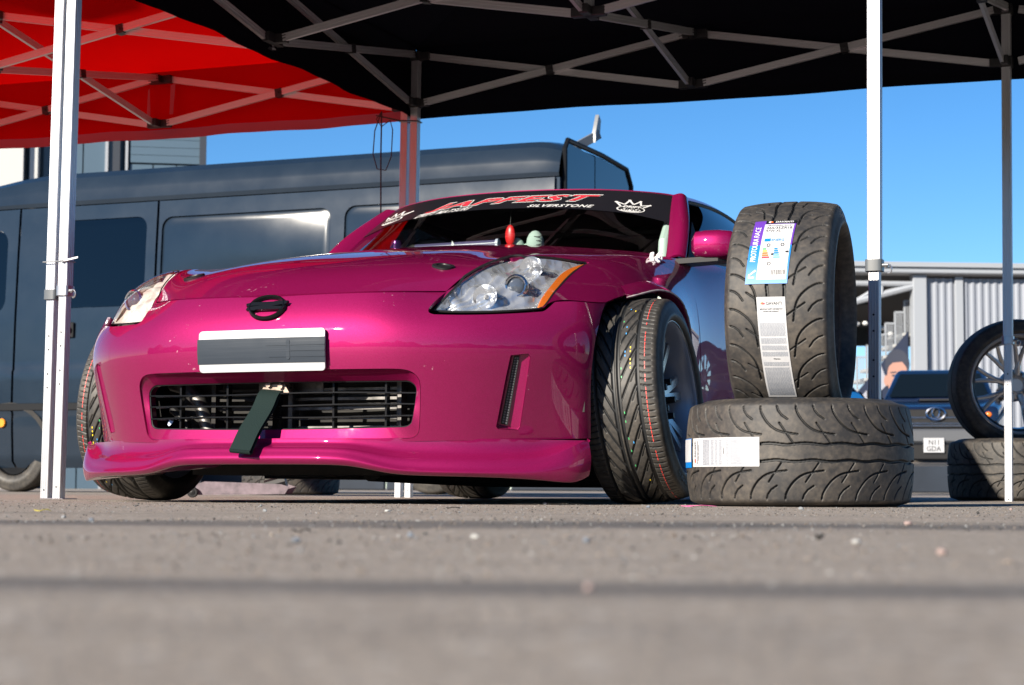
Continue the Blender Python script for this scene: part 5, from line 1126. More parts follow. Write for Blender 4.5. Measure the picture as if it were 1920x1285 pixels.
# far right: two more lying tyres and a wheel standing on the nearer one
T3 = link('tyre', TY, None, None, (2.455, 9.33, .1475), (0, 0, radians(20))); tag(T3, 'dusty tyre lying flat under the wheel behind the far right gazebo leg', 'tyre', 'loose tyres')
T6 = link('tyre', TY, None, None, (-1.45, 12.6, .1475), (0, 0, radians(33))); tag(T6, 'dark tyre lying flat behind the car, seen under its floor', 'tyre', 'loose tyres')
T7 = link('tyre', TY, None, None, (3.16, 9.18, .1475), (0, 0, radians(55))); tag(T7, 'dusty tyre lying flat at the right edge of the picture', 'tyre', 'loose tyres')
M_GUN = pmat('polished_gunmetal', (.55, .54, .53), .28, .55)
WH = empty('spare_wheel', label='gunmetal split-spoke alloy wheel with tyre standing on a lying tyre', cat='wheel')
WH.matrix_world = Matrix.Translation((2.462, 9.32, .562)) @ Matrix.Rotation(radians(-2), 4, 'Z') @ Matrix.Rotation(pi/2, 4, 'X')     # local +Z towards the camera
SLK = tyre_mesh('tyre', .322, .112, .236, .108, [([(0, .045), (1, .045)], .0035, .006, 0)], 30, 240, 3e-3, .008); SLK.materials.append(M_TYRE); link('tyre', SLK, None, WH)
mb = MB(); mb.lathe([(.236, .100), (.243, .108), (.2445, .116), (.240, .119), (.236, .115), (.231, .108), (.228, .09), (.214, .05), (.206, .0), (.206, -.09), (.224, -.106), (.240, -.112)], 80); mb.build('rim', M_GUN, WH)
mb = MB(); mb.lathe([(.2285, .0885), (.2215, .088), (.2175, .0865), (.216, .084)], 80); mb.build('rim_step', pmat('dark_barrel', (.05, .05, .055), .3, .9), WH)
for i in range(9):
    a = 2*pi*i/9+.12; mb = MB()
    for b in (-1, 1):
        pts = [(.050*cos(a), .050*sin(a), .020), (.095*cos(a), .095*sin(a), .028), (.120*cos(a+b*.05), .120*sin(a+b*.05), .032), (.165*cos(a+b*.10), .165*sin(a+b*.10), .050), (.214*cos(a+b*.15), .214*sin(a+b*.15), .072)]
        pts = list(spl(np.array(pts), np.linspace(0, 4, 13))); mb.tube(pts, [.016-.007*j/12 for j in range(13)], 8)
    mb.build('spoke', M_GUN, WH)
mb = MB(); mb.lathe([(.0005, .020), (.030, .020), (.034, .014), (.040, .018), (.068, .010), (.078, -.01), (.078, -.04)], 40); mb.build('hub', M_GUN, WH)
for i in range(5):
    a = 2*pi*i/5; mb = MB(); mb.lathe([(.011, .016), (.011, .004), (.001, .003)], 10, (.055*cos(a), .055*sin(a), 0)); mb.build('stud_hole', M_BLACK, WH)
# ------------------------------------------------------------------ black van (van frame: x from its tail to its nose, y into the body, z up)
M_VAN = pmat('black_van_paint', (.008, .013, .021), .14, .0, Specular_IOR_Level=.5)
noise_col(M_VAN, [(.010, .018, .030), (.013, .022, .035)], 3, 4, rrange=(.15, .18))
M_VGLASS = pmat('van_privacy_glass', (.001, .002, .004), .02, 0, Specular_IOR_Level=.45)
M_VCLAD = pmat('van_cladding', (.006, .007, .009), .5, 0, Specular_IOR_Level=.15)
VAN = empty('van', label='black high-roof panel van parked behind the red gazebo', cat='van')
ex, ey = Vector((-.926, .378, 0)).normalized(), Vector((.378, .926, 0)).normalized()
VAN.matrix_world = Matrix(((ex.x, ey.x, 0, .33), (ex.y, ey.y, 0, 14.4), (0, 0, 1, 0), (0, 0, 0, 1)))
LV = 5.05
# side section (y inwards, z): sill -> belt -> roof seam -> roof crease -> roof edge -> top
sec = [(.08, .20), (.02, .26), (.0, .55), (.0, .67), (-.012, .69), (-.012, 1.02), (.0, 1.04), (.008, 1.45), (.03, 2.0), (.055, 2.43)]
secr = [(.060, 2.435), (.050, 2.47), (.075, 2.56), (.080, 2.585), (.12, 2.68), (.20, 2.735), (.40, 2.77), (1.0, 2.79)]
def strip(xs, secs, name, mat, par, taper=None):
    V = []; k_ = len(secs)
    for x in xs:
        for y, z in secs: V.append((x, y, z) if taper is None else taper(x, y, z))
    return mesh(name, V, [(i*k_+j, i*k_+j+1, (i+1)*k_+j+1, (i+1)*k_+j) for i in range(len(xs)-1) for j in range(k_-1)], mat, par, 22)
def pane_hole(x0, x1, z0, z1, r=.09): return rrect(x0, x1, z0, z1, r, 5)[0]
def y_at(z): return np.interp(z, [q[1] for q in sec], [q[0] for q in sec])
def side_panel(name, x0, x1, holes, par):
    zs = [q[1] for q in sec]; outer = np.array([(x0, .20)]+[(x1, z) for z in zs]+[(x0, z) for z in zs[::-1][:-1]])
    uv, F, O = tri_region(outer, holes, 1, 1, .07, .004); V = [(x, float(y_at(z)), z) for x, z in uv]
    zz = uv[:, 1]; sl_ = (y_at(zz+.03)-y_at(zz-.03))/.06; Nn = np.stack([0*zz, -np.ones_like(zz), sl_], 1); Nn /= np.linalg.norm(Nn, axis=1)[:, None]
    return finish(name, V, Nn, F, M_VAN, par, .03, (3, 1, 1.4))
w_rear = pane_hole(.30, 1.82, 1.60, 2.29); w_mid = pane_hole(1.95, 3.52, 1.60, 2.285); w_door = pane_hole(3.675, 4.645, 1.555, 2.30)
side = side_panel('side_panel', .03, 3.56, [w_rear, w_mid], VAN); door = side_panel('sliding_door', 3.575, 4.945, [w_door], VAN); cab = side_panel('cab_door', 4.96, 6.05, [pane_hole(5.07, 5.85, 1.53, 2.25, .12)], VAN)
def fill(poly, inset_y, name, mat, par, rim=0):
    P = np.asarray(poly); n = len(P); c = P.mean(0)
    V = [(x, float(y_at(z))+inset_y, z) for x, z in P]; V2 = [(x+(c[0]-x)*.035, float(y_at(z))+inset_y*rim, z+(c[1]-z)*.06) for x, z in P] if rim else None
    if rim: return mesh(name, V+V2, [(i, (i+1) % n, n+(i+1) % n, n+i) for i in range(n)]+[tuple(range(n, 2*n))], mat, par, 40)
    return mesh(name, V, [tuple(range(n))], mat, par, None)
for h_ in (w_rear, w_mid): fill(h_, .018, 'pressed_panel', M_VAN, side, .55)
fill(w_door, .010, 'window', M_VGLASS, door); fill(pane_hole(5.07, 5.85, 1.53, 2.25, .12), .010, 'window', M_VGLASS, cab)
for o in [q for q in VAN.children_recursive if q.name.startswith(('window', 'pressed'))]:
    bm = bmesh.new(); bm.from_mesh(o.data); bmesh.ops.recalc_face_normals(bm, faces=bm.faces); bm.faces.ensure_lookup_table(); nf = max(bm.faces, key=lambda f: f.calc_area())
    if nf.normal.y > 0: bmesh.ops.reverse_faces(bm, faces=bm.faces)
    bm.to_mesh(o.data); bm.free()
mb = MB(); mb.box((4.36, -.045, 1.345), (4.60, -.018, 1.385), bev=.008); mb.box((4.34, -.016, 1.30), (4.54, -.006, 1.43), bev=.004); mb.build('door_handle', M_VCLAD, door)
mb = MB(); mb.box((.1, -.022, .69), (6.0, -.013, .75), bev=.003); mb.build('rub_strip', M_VCLAD, side)
mb = MB(); mb.lathe([(.001, .012), (.035, .012), (.04, 0)], 16, (5.05, -.012, .585), (0, -1, 0)); mb.build('side_marker', pmat('orange_marker', (.7, .25, .02), .3), side)
def tap(x, y, z):
    f = 1-max(0, (x-4.55)/1.6)**2 if x > 4.55 else 1; zz = 2.435+(z-2.435)*max(.12, f); f2 = 1-.18*max(0, (.25-x)/.25)**2; return (x, y+(.03*(1-f2)), 2.435+(zz-2.435)*(f2 if x < .25 else 1))
xs = [0, .02, .06, .12, .2, .3, 1, 2, 3, 4, 4.5, 4.6, 4.7, 4.8, 4.9, 5.0, 5.1, 5.3, 5.6, 6.0]
roof = strip(xs, secr+[(1.55, 2.77), (1.72, 2.735), (1.8, 2.68), (1.86, 2.56), (1.87, 2.43)], 'roof', M_VAN, VAN, tap)
# far side, tail and nose close the body
M = MB(); M.box((.02, .06, .32), (6.2, 1.9, .36)); M.box((.03, 1.86, .36), (6.0, 1.92, 2.43)); M.build('body_shell', M_VAN, VAN)
mb = MB(); mb.prism([(6.05, .36), (6.98, .40), (7.05, .75), (6.98, 1.12), (6.80, 1.34), (6.14, 2.38), (6.05, 2.43)], (0, .06, 0), (1, 0, 0), (0, 0, 1), (0, 1, 0), 1.80); mb.build('nose', M_VAN, VAN)
mb = MB(); mb.prism([(6.80, 1.36), (6.815, 1.365), (6.165, 2.36), (6.15, 2.355)], (0, .16, 0), (1, 0, 0), (0, 0, 1), (0, 1, 0), 1.60); mb.build('windscreen', M_VGLASS, VAN)
mb = MB(); mb.box((.0, .08, .40), (.04, 1.86, 2.02)); mb.box((0, .08, 2.02), (.04, .17, 2.43)); mb.box((0, .17, 2.335), (.04, 1.78, 2.43)); mb.build('rear_doors', M_VAN, VAN)
# tall rear windows follow the high roof
for y0, y1 in ((.16, .825), (.845, 1.70)):
    P = [(y0, 1.5), (y1, 1.5), (y1, 2.70 if y1 < 1 else 2.60), (y1-.10 if y1 > 1 else y1, 2.705), (y0+.05 if y0 < .5 else y0, 2.715), (y0, 2.67)]
    mb = MB(); mb.prism(P, (-.014, 0, 0), (0, 1, 0), (0, 0, 1), (1, 0, 0), .012); mb.build('rear_window', M_VGLASS, VAN)
mb = MB(); mb.tube([(-.012, .15, 1.5), (-.014, .148, 2.66), (-.014, .21, 2.735), (-.014, 1.0, 2.745), (-.014, 1.62, 2.725), (-.014, 1.74, 2.60), (-.012, 1.75, 1.5)], .022, 8); mb.build('window_surround', M_VCLAD, VAN)
mb = MB(); mb.bar((.05, .55, 2.74), (-.06, .80, 2.88), .03, .07, (0, 0, 1)); mb.prism([(0, 0), (.10, .06), (.13, .20), (.08, .24), (.0, .08)], (-.06, .72, 2.80), (0, 1, 0), (0, 0, 1), (1, 0, 0), .03); mb.build('roof_fin', pmat('grey_fin', (.16, .17, .18), .4), VAN)
TYV = tyre_mesh('tyre', .35, .105, .21, .09, [([(0, .03), (1, .03)], .004, .006, 0)], 30, 96, 8e-3)
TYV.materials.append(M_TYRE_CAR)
for x in (1.05, 4.62+.35):
    t = link('tyre', TYV, None, VAN); t.matrix_local = Matrix.Translation((x, .14, .35)) @ Matrix.Rotation(pi/2, 4, 'X')
    mb = MB(); mb.lathe([(.205, .095), (.20, .06), (.12, .07), (.05, .09), (.001, .09)], 28); mb.build('wheel_disc', M_VCLAD, t)
    mb = MB(); n = 16
    V = [(x+.43*cos(pi*i/n), -.018, .33+.43*sin(pi*i/n)) for i in range(n+1)]+[(x+.39*cos(pi*i/n), -.022, .33+.39*sin(pi*i/n)) for i in range(n+1)]+[(x+.385*cos(pi*i/n), .25, .33+.385*sin(pi*i/n)) for i in range(n+1)]
    mb.add(V, [(r*(n+1)+i, r*(n+1)+i+1, (r+1)*(n+1)+i+1, (r+1)*(n+1)+i) for r in range(2) for i in range(n)]+[tuple(range(2*(n+1), 3*(n+1)))]); mb.build('wheel_arch', M_DARK, VAN)
# ------------------------------------------------------------------ background: off-roader, blue car, stand building, left building
M_NAVY = pmat('navy_paint', (.004, .010, .032), .22, .0, Coat_Weight=.5)
SUV = empty('off_roader', (6.0, 27.0, 0), radians(-14.5), 'dark blue off-roader facing the camera with white square number plate', 'car')
def loft(secs, name, mat, par, ang=30, cap=True):
    """rings of (x, y, z) points with equal count"""
    n = len(secs[0]); V = [p for s in secs for p in s]; F = [(i*n+j, i*n+(j+1) % n, (i+1)*n+(j+1) % n, (i+1)*n+j) for i in range(len(secs)-1) for j in range(n)]
    if cap: F += [tuple(range(n))[::-1], tuple(range((len(secs)-1)*n, len(secs)*n))]
    o = mesh(name, V, F, mat, par, None); bm = bmesh.new(); bm.from_mesh(o.data); bmesh.ops.recalc_face_normals(bm, faces=bm.faces); bm.to_mesh(o.data); bm.free(); sharp(o.data, ang); return o
def ringx(y, hw, z0, z1, r=.08): P, _ = rrect(-hw, hw, z0, z1, r, 3); return [(x, y, z) for x, z in P]
body = loft([ringx(.0, .78, .55, 1.18, .06), ringx(.05, .86, .50, 1.24, .08), ringx(.35, .91, .46, 1.30, .09), ringx(1.1, .92, .45, 1.36, .1), ringx(1.3, .92, .45, 1.40, .1), ringx(4.4, .92, .45, 1.40, .1)], 'body', M_NAVY, SUV)
cabn = loft([ringx(1.25, .80, 1.30, 1.40, .03), ringx(1.95, .68, 1.30, 1.86, .10), ringx(2.2, .68, 1.30, 1.89, .10), ringx(4.2, .68, 1.30, 1.88, .10)], 'cabin', M_NAVY, SUV)
mb = MB(); V = [(-.72, 1.27, 1.425), (.72, 1.27, 1.425), (.585, 1.86, 1.80), (-.585, 1.86, 1.80)]; mb.add([(x, y-.02, z+.012) for x, y, z in V], [(0, 1, 2, 3)]); mb.build('windscreen', pmat('suv_glass', (.004, .007, .010), .06, 0, Specular_IOR_Level=.2), SUV)
mb = MB(); mb.box((-.30, .72, 1.345), (.30, 1.05, 1.395), bev=.02); mb.box((-.24, .70, 1.352), (.24, .72, 1.382)); mb.build('hood_scoop', M_NAVY, SUV)
mb = MB(); mb.box((-.26, .695, 1.353), (.26, .70, 1.382)); mb.build('scoop_mouth', M_BLACK, SUV)
GRL = MB(); GRL.box((-.52, -.03, .93), (.52, .0, 1.20), bev=.01); GRL = GRL.build('grille', M_BLACK, SUV)
for z in (1.08, .965, 1.0): mb = MB(); mb.box((-.54, -.045, z-.012), (.54, -.028, z+.012), bev=.004); mb.build('grille_bar', M_CHROME, GRL)
mb = MB(); a = np.linspace(0, 2*pi, 25)[:-1]; mb.tube([(.13*cos(t), -.055, 1.13+.085*sin(t)) for t in a], .018, 8, closed=True); mb.tube([(.05*cos(t), -.055, 1.14+.07*sin(t)) for t in a], .012, 6, closed=True); mb.build('badge', M_CHROME, SUV)
mb = MB(); mb.box((-.86, -.06, .72), (.86, .06, .92), bev=.03); mb.build('bumper', pmat('grey_bumper', (.07, .075, .085), .4), SUV)
mb = MB(); mb.box((-.80, -.05, .48), (.80, .06, .71), bev=.02); mb.build('lower_bumper', M_BLACK, SUV)
PLT = MB(); PLT.box((-.1425-.03, -.09, .585), (.1425-.03, -.078, .79), bev=.003); PLT = PLT.build('number_plate', M_PLATE, SUV)
for s_, z0, z1 in (('N11', .695, .765), ('GDA', .605, .675)):
    V, F = text_mesh(s_, 1, 0, .012); lo, hi = V.min(0), V.max(0); w_ = .07 if s_ == 'N11' else .10; V = (V-lo)/(hi-lo)*[2*w_, z1-z0]+[-w_-.03, z0]; mesh('plate_lettering', [(x, -.0912, z) for x, z in V], F, M_INK, PLT, None)
for sg in (-1, 1):
    P = [(.50*sg, -.005, .98), (.80*sg, .05, 1.02), (.88*sg, .22, 1.16), (.80*sg, .12, 1.22), (.52*sg, -.005, 1.18)]; mb = MB(); mb.add([(x, y-.03, z) for x, y, z in P]+[(x, y+.06, z) for x, y, z in P], [(0, 1, 2, 3, 4), (5, 6, 7, 8, 9)]+[(i, (i+1) % 5, 5+(i+1) % 5, 5+i) for i in range(5)]); HLs = mb.build('headlight', M_REFL, SUV)
    mb = MB(); mb.ball((.72*sg, .0, 1.12), (.05, .03, .04), 6); mb.build('indicator', M_AMBER, HLs)
    mb = MB(); mb.box((.93*sg-.11, 1.12, 1.38), (.93*sg+.11, 1.26, 1.56), bev=.04); mb.box((.86*sg-.06, 1.2, 1.36), (.86*sg+.06, 1.25, 1.42)); mb.build('wing_mirror', M_BLACK, SUV)
    t = link('tyre', TYV, None, SUV); t.matrix_local = Matrix.Translation((.80*sg, .9, .36)) @ Matrix.Rotation(pi/2*sg, 4, 'Y')
mb = MB(); mb.tube([(-.33+.17*cos(t), 1.62, 1.40+.10*sin(t)) for t in np.linspace(0, pi, 9)], .012, 6); mb.build('steering_wheel', M_BLACK, SUV)
# blue hatchback, only a sliver shows beside the standing tyre
BC = empty('blue_hatchback', (4.15, 23.2, 0), radians(12), 'bright blue hatchback partly hidden behind the standing tyre', 'car')
M_CYAN = pmat('bright_blue_paint', (.01, .16, .45), .25, .2, Coat_Weight=1.0)
loft([ringx(0, .70, .35, .80, .08), ringx(.3, .84, .25, .90, .1), ringx(1.0, .87, .24, 1.0, .1), ringx(3.6, .87, .24, 1.0, .1), ringx(3.9, .75, .35, .9, .1)], 'body', M_CYAN, BC)
loft([ringx(.9, .78, .9, .98, .03), ringx(1.5, .66, .9, 1.40, .1), ringx(2.0, .66, .9, 1.46, .1), ringx(3.2, .64, .9, 1.42, .1), ringx(3.7, .62, .9, 1.0, .03)], 'cabin', M_CYAN, BC)
for sg in (-1, 1):
    mb = MB(); mb.add([(sg*.70, 1.45, 1.32), (sg*.80, 1.15, 1.01), (sg*.80, 3.2, 1.01), (sg*.69, 3.0, 1.34), (sg*.69, 2.0, 1.38)], [(0, 1, 2, 3, 4)]); mb.build('side_window', M_VGLASS, BC)
    for y in (.8, 3.2): t = link('tyre', TYV, None, BC); t.matrix_local = Matrix.Translation((.78*sg, y, .33)) @ Matrix.Rotation(pi/2*sg, 4, 'Y') @ Matrix.Scale(.93, 4)
mb = MB(); mb.add([(-.70, 1.02, .99), (.70, 1.02, .99), (.60, 1.48, 1.36), (-.60, 1.48, 1.36)], [(0, 1, 2, 3)]); mb.build('windscreen', M_VGLASS, BC, loc=(0, -.02, .02))
# stand building at the right
M_CLAD = pmat('grey_cladding', (.24, .26, .30), .5, .1); M_STEELW = pmat('pale_steelwork', (.28, .30, .33), .5); M_SOFF = pmat('dark_soffit', (.035, .038, .045), .8); M_CONC = pmat('grey_concrete', (.36, .36, .35), .9)
SB = empty('grandstand', (12.82, 60, 0), 0, 'grey corrugated grandstand block with open steel roof and stairs, far right', 'building')
SB.rotation_euler = (0, 0, radians(4))
V = []; xs = []; x = 0.
while x < 20: xs += [(x, 0), (x+.05, -.05), (x+.12, -.05), (x+.17, 0)]; x += .24
k = len(xs); V = [(a, b, 0) for a, b in xs]+[(a, b, 6.75) for a, b in xs]; mesh('corrugated_wall', V, [(i, i+1, k+i+1, k+i) for i in range(k-1)], M_CLAD, SB, 20)
mb = MB(); mb.box((-.22, -.22, 0), (.22, .2, 6.85), bev=.02); mb.build('corner_post', M_STEELW, SB)
mb = MB(); mb.box((1.15, -.14, 0), (1.42, -.06, 6.8), bev=.02); mb.build('downpipe', M_STEELW, SB)
mb = MB(); mb.box((-4.2, -.45, 6.86), (20, .4, 7.12), bev=.03); mb.box((-4.2, -.55, 7.05), (20, -.45, 7.2)); mb.build('eaves', M_STEELW, SB)
mb = MB(); mb.prism([(0, 6.86), (9, 6.0), (9, 6.1), (0, 6.98)], (-4.2, .4, 0), (0, 1, 0), (0, 0, 1), (1, 0, 0), 24); mb.build('roof_deck', M_SOFF, SB)
mb = MB(); mb.box((-4.2, 8.8, 0), (-.3, 9.2, 0.2)); mb.box((-4.2, 9.0, 5.3), (20, 9.4, 6.2)); mb.build('rear_fascia', M_SOFF, SB)
for a, b, r in (((-4, -.1, 6.55), (-.1, -.1, 6.55), .09), ((-4, .1, 5.45), (-.1, -.1, 6.5), .11), ((-1.2, -.1, 6.5), (-1.2, -.1, 6.2), .06), ((-1.2, -.1, 6.5), (-2.1, .0, 5.95), .06), ((-2.9, -.1, 6.5), (-2.1, 0, 5.95), .06), ((-2.9, -.1, 6.5), (-2.9, 0, 5.75), .06), ((-4, -.1, 6.5), (-2.9, 0, 5.75), .06), ((-4, 4, 6.0), (-.2, 4, 6.4), .08), ((-4, 4, 5.6), (-.2, 4, 5.6), .08), ((-2, 4, 5.6), (-1, 4, 6.3), .05), ((-2, 4, 5.6), (-3, 4, 6.2), .05)):
    mb = MB(); mb.tube([a, b], r, 8); mb.build('roof_truss', M_STEELW if r != .08 and r != .05 else M_SOFF, SB)
mb = MB()
for i in range(7): mb.ball((-2.2+.27*i, 1.2, 5.55-.08*i+.1*(i % 2)), (.10, .10, .08), 5)
tag(mb.build('floodlights', M_WHITE, SB), kind='stuff')
for i in range(10):
    x0 = -3.15+i*.31; z0 = 1.80+i*.36; mb = MB(); mb.box((x0-.05, .4, z0-.10), (x0+.31, 2.2, z0), bev=.01); mb.build('stair_tread', M_CONC, SB)
    mb = MB(); mb.box((x0, .40, z0), (x0+.04, .44, z0+1.05)); mb.box((x0, .40, z0+1.0), (x0+.31, .44, z0+1.05)); mb.build('stair_rail', M_STEELW, SB)
    mb = MB()
    for q in range(4): mb.box((x0+.062*(q+1)-.012, .405, z0), (x0+.062*(q+1)+.012, .435, z0+1.0))
    tag(mb.build('balusters', M_STEELW, SB), kind='stuff')
# printed banner below the stairs: a man's face on dark blue, flat print
BN = empty('face_banner', (12.82, 60, 0), radians(4), 'large dark blue printed banner of a smiling man below the stand stairs', 'banner')
def flat(name, P, m, d, par=BN): mb = MB(); mb.prism(P, (0, .36-d, 0), (1, 0, 0), (0, 0, 1), (0, 1, 0), .02); return mb.build(name, m, par)
flat('sheet', [(-3.0, 1.0), (-.23, 1.0), (-.23, 5.1), (-3.0, 1.85)], pmat('banner_navy', (.014, .022, .050), .6), 0)
M_SKIN = pmat('print_skin', (.40, .22, .17), .6); M_HAIR = pmat('print_hair', (.035, .04, .06), .6); M_PALE = pmat('print_pale', (.32, .33, .38), .6)
el = lambda cx_, cz, rx, rz, n=20: [(cx_+rx*cos(2*pi*i/n), cz+rz*sin(2*pi*i/n)) for i in range(n)]
FX, FZ = -.60, 3.62
flat('stripe', [(FX-.95, FZ+.25), (FX-.62, FZ+.62), (FX-.30, FZ-.2), (FX-.62, FZ-.5)], M_PALE, .022)
flat('hair', el(FX, FZ+.42, .40, .48), M_HAIR, .026); flat('face', el(FX, FZ, .335, .62), M_SKIN, .030); flat('ear', el(FX-.36, FZ-.1, .08, .17), M_SKIN, .028)
flat('forelock', [(FX-.32, FZ+.32), (FX-.15, FZ+.47), (FX+.15, FZ+.50), (FX+.31, FZ+.30), (FX+.36, FZ+.62), (FX+.05, FZ+.90), (FX-.34, FZ+.68)], M_HAIR, .034)
for x in (FX-.13, FX+.15): flat('eye', el(x, FZ+.06, .065, .032, 10), M_HAIR, .034); flat('brow', [(x-.10, FZ+.13), (x+.10, FZ+.15), (x+.09, FZ+.19), (x-.09, FZ+.175)], M_HAIR, .034)
flat('nose', [(FX+.01, FZ+.03), (FX+.07, FZ-.20), (FX-.03, FZ-.22)], pmat('print_shade', (.27, .14, .11), .6), .034); flat('mouth', [(FX-.12, FZ-.36), (FX+.13, FZ-.36), (FX+.08, FZ-.43), (FX-.07, FZ-.43)], M_PALE, .034)
flat('shirt', [(-3.0, 1.0), (-.23, 1.0), (-.23, 2.6), (FX-.2, 2.95), (FX-.8, 2.7), (-1.6, 3.2), (-2.2, 2.5), (-3.0, 1.6)], M_PALE, .024)
# building behind the van at the left
LB = empty('paddock_building', (-7.33, 45, 0), radians(9), 'grey and white panelled paddock building showing above the black van', 'building')
M_WPAN = pmat('white_panel', (.45, .45, .44), .6); M_GPAN = pmat('blue_grey_panel', (.06, .10, .14), .45); M_DCOL = pmat('dark_column', (.025, .03, .04), .5)
def lb(name, x0, x1, z0, z1, y0, y1, m, par=LB): mb = MB(); mb.box((x0, y0, z0), (x1, y1, z1)); return mb.build(name, m, par)
lb('core', -9, 0, 0, 8.9, .35, 8, M_GPAN)
for i in range(3): lb('white_cladding', -9+1.62*i, -7.45+1.62*i-.03 if i < 2 else -4.15, 0, 8.9, -.6, .3, M_WPAN)
lb('post', -4.02, -3.84, 0, 9, -.4, .2, M_WPAN)
for i in range(2): lb('glazing_panel', -3.75+.92*i, -2.86+.92*i, 0, 8.9, .12, .34, M_GPAN)
lb('column', -2.2+.05, -1.98, 0, 9, -.1, .3, M_DCOL); lb('mullion', -2.33, -2.26, 0, 9, 0, .3, M_STEELW); lb('mullion', -1.86, -1.80, 0, 9, 0, .3, M_STEELW)
for i in range(4): lb('louvre', -1.75, -.13, 7.72+.19*i, 7.90+.19*i, .05-.0*i, .3, M_GPAN)
for i in range(3): lb('panel', -1.75+.55*i, -1.23+.55*i, 7.30, 7.68, .08, .3, M_GPAN)
lb('beam', -1.75, -.13, 7.18, 7.28, .0, .3, M_DCOL); lb('window_pane', -1.75, -.13, 5.0, 7.16, .2, .3, M_VGLASS); lb('corner_column', -.13, .03, 0, 9.2, -.1, .3, M_DCOL)
# trolley jack under the car's far side
JK = empty('trolley_jack', (-1.20, 8.55, 0), radians(-4), 'pale low trolley jack lying on the ground behind the front wheel', 'jack')
M_JACK = pmat('pale_pink_paint', (.45, .36, .42), .5); noise_col(M_JACK, [(.07, .055, .065), (.19, .15, .175)], 20, 6)
mb = MB(); mb.prism([(-.20, .012), (.20, .018), (.22, .05), (.18, .062), (-.16, .072), (-.20, .06)], (0, -.05, 0), (1, 0, 0), (0, 0, 1), (0, 1, 0), .01); mb.prism([(-.20, .012), (.20, .018), (.22, .05), (.18, .062), (-.16, .072), (-.20, .06)], (0, .12, 0), (1, 0, 0), (0, 0, 1), (0, 1, 0), .01); mb.build('side_plate', M_JACK, JK)
for x in (-.21,):
    mb = MB(); mb.lathe([(.001, -.012), (.022, -.012), (.024, -.006), (.024, .006), (.022, .012), (.001, .012)], 20, (x, -.065, .024), (0, 1, 0)); mb.build('wheel', M_BLACK, JK)
    mb = MB(); mb.lathe([(.001, .016), (.012, .014), (.014, .010)], 12, (x, -.065, .024), (0, -1, 0)); mb.build('hub', M_BLACK, JK)
mb = MB(); mb.tube([(.1, .03, .05), (.19, .03, .075)], .03, 10); mb.build('saddle', M_BLACK, JK)

# far-off trees and sheds behind the camera: never in view, but they close the horizon in every reflection
rg = random.Random(21); V = []; F = []; n = 150
for i in range(n):
    a = pi*.98+(i/(n-1))*pi*1.04; r_ = 75+6*sin(i*.7); h_ = 8.6+2.2*sin(i*.23)+1.3*sin(i*.9+1)+rg.uniform(-.9, .9)+(3 if 62 < i < 74 else 0)
    x, y = r_*cos(a), r_*sin(a); V += [(x, y, -.2), (x*1.01, y*1.01, h_*.6), (x*1.03, y*1.03, h_), (x*1.08, y*1.08, h_*.55), (x*1.09, y*1.09, -.2)]
F = [(i*5+j, i*5+j+1, (i+1)*5+j+1, (i+1)*5+j) for i in range(n-1) for j in range(4)]
M_WOOD = pmat('far_foliage', (.035, .045, .02), .9); noise_col(M_WOOD, [(.018, .025, .012), (.06, .07, .03)], .4, 6)
tag(mesh('far_treeline', V, F, M_WOOD, None, 60), 'distant line of trees far behind the viewer', 'trees', kind='stuff')

PW = empty('backdrop_wall', (0, 46, 0), 0, 'added dark blue-grey backdrop wall covering the bright horizon under the magenta car', 'wall')  # added backdrop: darkens the bright horizon gap under the cars
M_PW = pmat('blue_grey_wall', (.035, .055, .085), .7); noise_col(M_PW, [(.008, .013, .022), (.018, .027, .042)], .8, 5)
for i in range(24): mb = MB(); mb.box((-36+3*i, 0, 0), (-33.04+3*i, .4, 1.5), bev=.03); mb.build('wall_block', M_PW, PW)
# ------------------------------------------------------------------ small things on the asphalt
M_ST = {'grey': pmat('grey_stone', (.19, .20, .21), .8), 'white': pmat('white_stone', (.34, .34, .33), .8), 'dark': pmat('dark_stone', (.03, .03, .03), .8), 'pink': pmat('pink_stone', (.27, .20, .185), .8), 'blue': pmat('blue_grey_stone', (.13, .15, .18), .8)}
def stone(x, y, s, kind, label, flat_=.75):
    r = random.Random(int(x*1000)+int(y*777)); bm = bmesh.new(); bmesh.ops.create_icosphere(bm, subdivisions=2, radius=1)
    ax = [r.uniform(.8, 1.2), r.uniform(.8, 1.2), flat_*r.uniform(.85, 1.1)]
    for v in bm.verts: n = v.co.copy(); v.co = Vector((n.x*ax[0], n.y*ax[1], n.z*ax[2]))*(1+.22*sin(n.x*3.1+r.random()*.5+x*9)*cos(n.y*2.7+y*5)+r.uniform(-.07, .07))
    zmin = min(v.co.z for v in bm.verts)
    for v in bm.verts: v.co.z -= zmin; v.co *= s
    me = bpy.data.meshes.new('pebble'); bm.to_mesh(me); bm.free(); o = link('pebble', me, M_ST[kind], None, (x, y, gz(x, y)-.0006)); sharp(me, 40); return tag(o, label, 'pebble', 'pebbles on the asphalt')
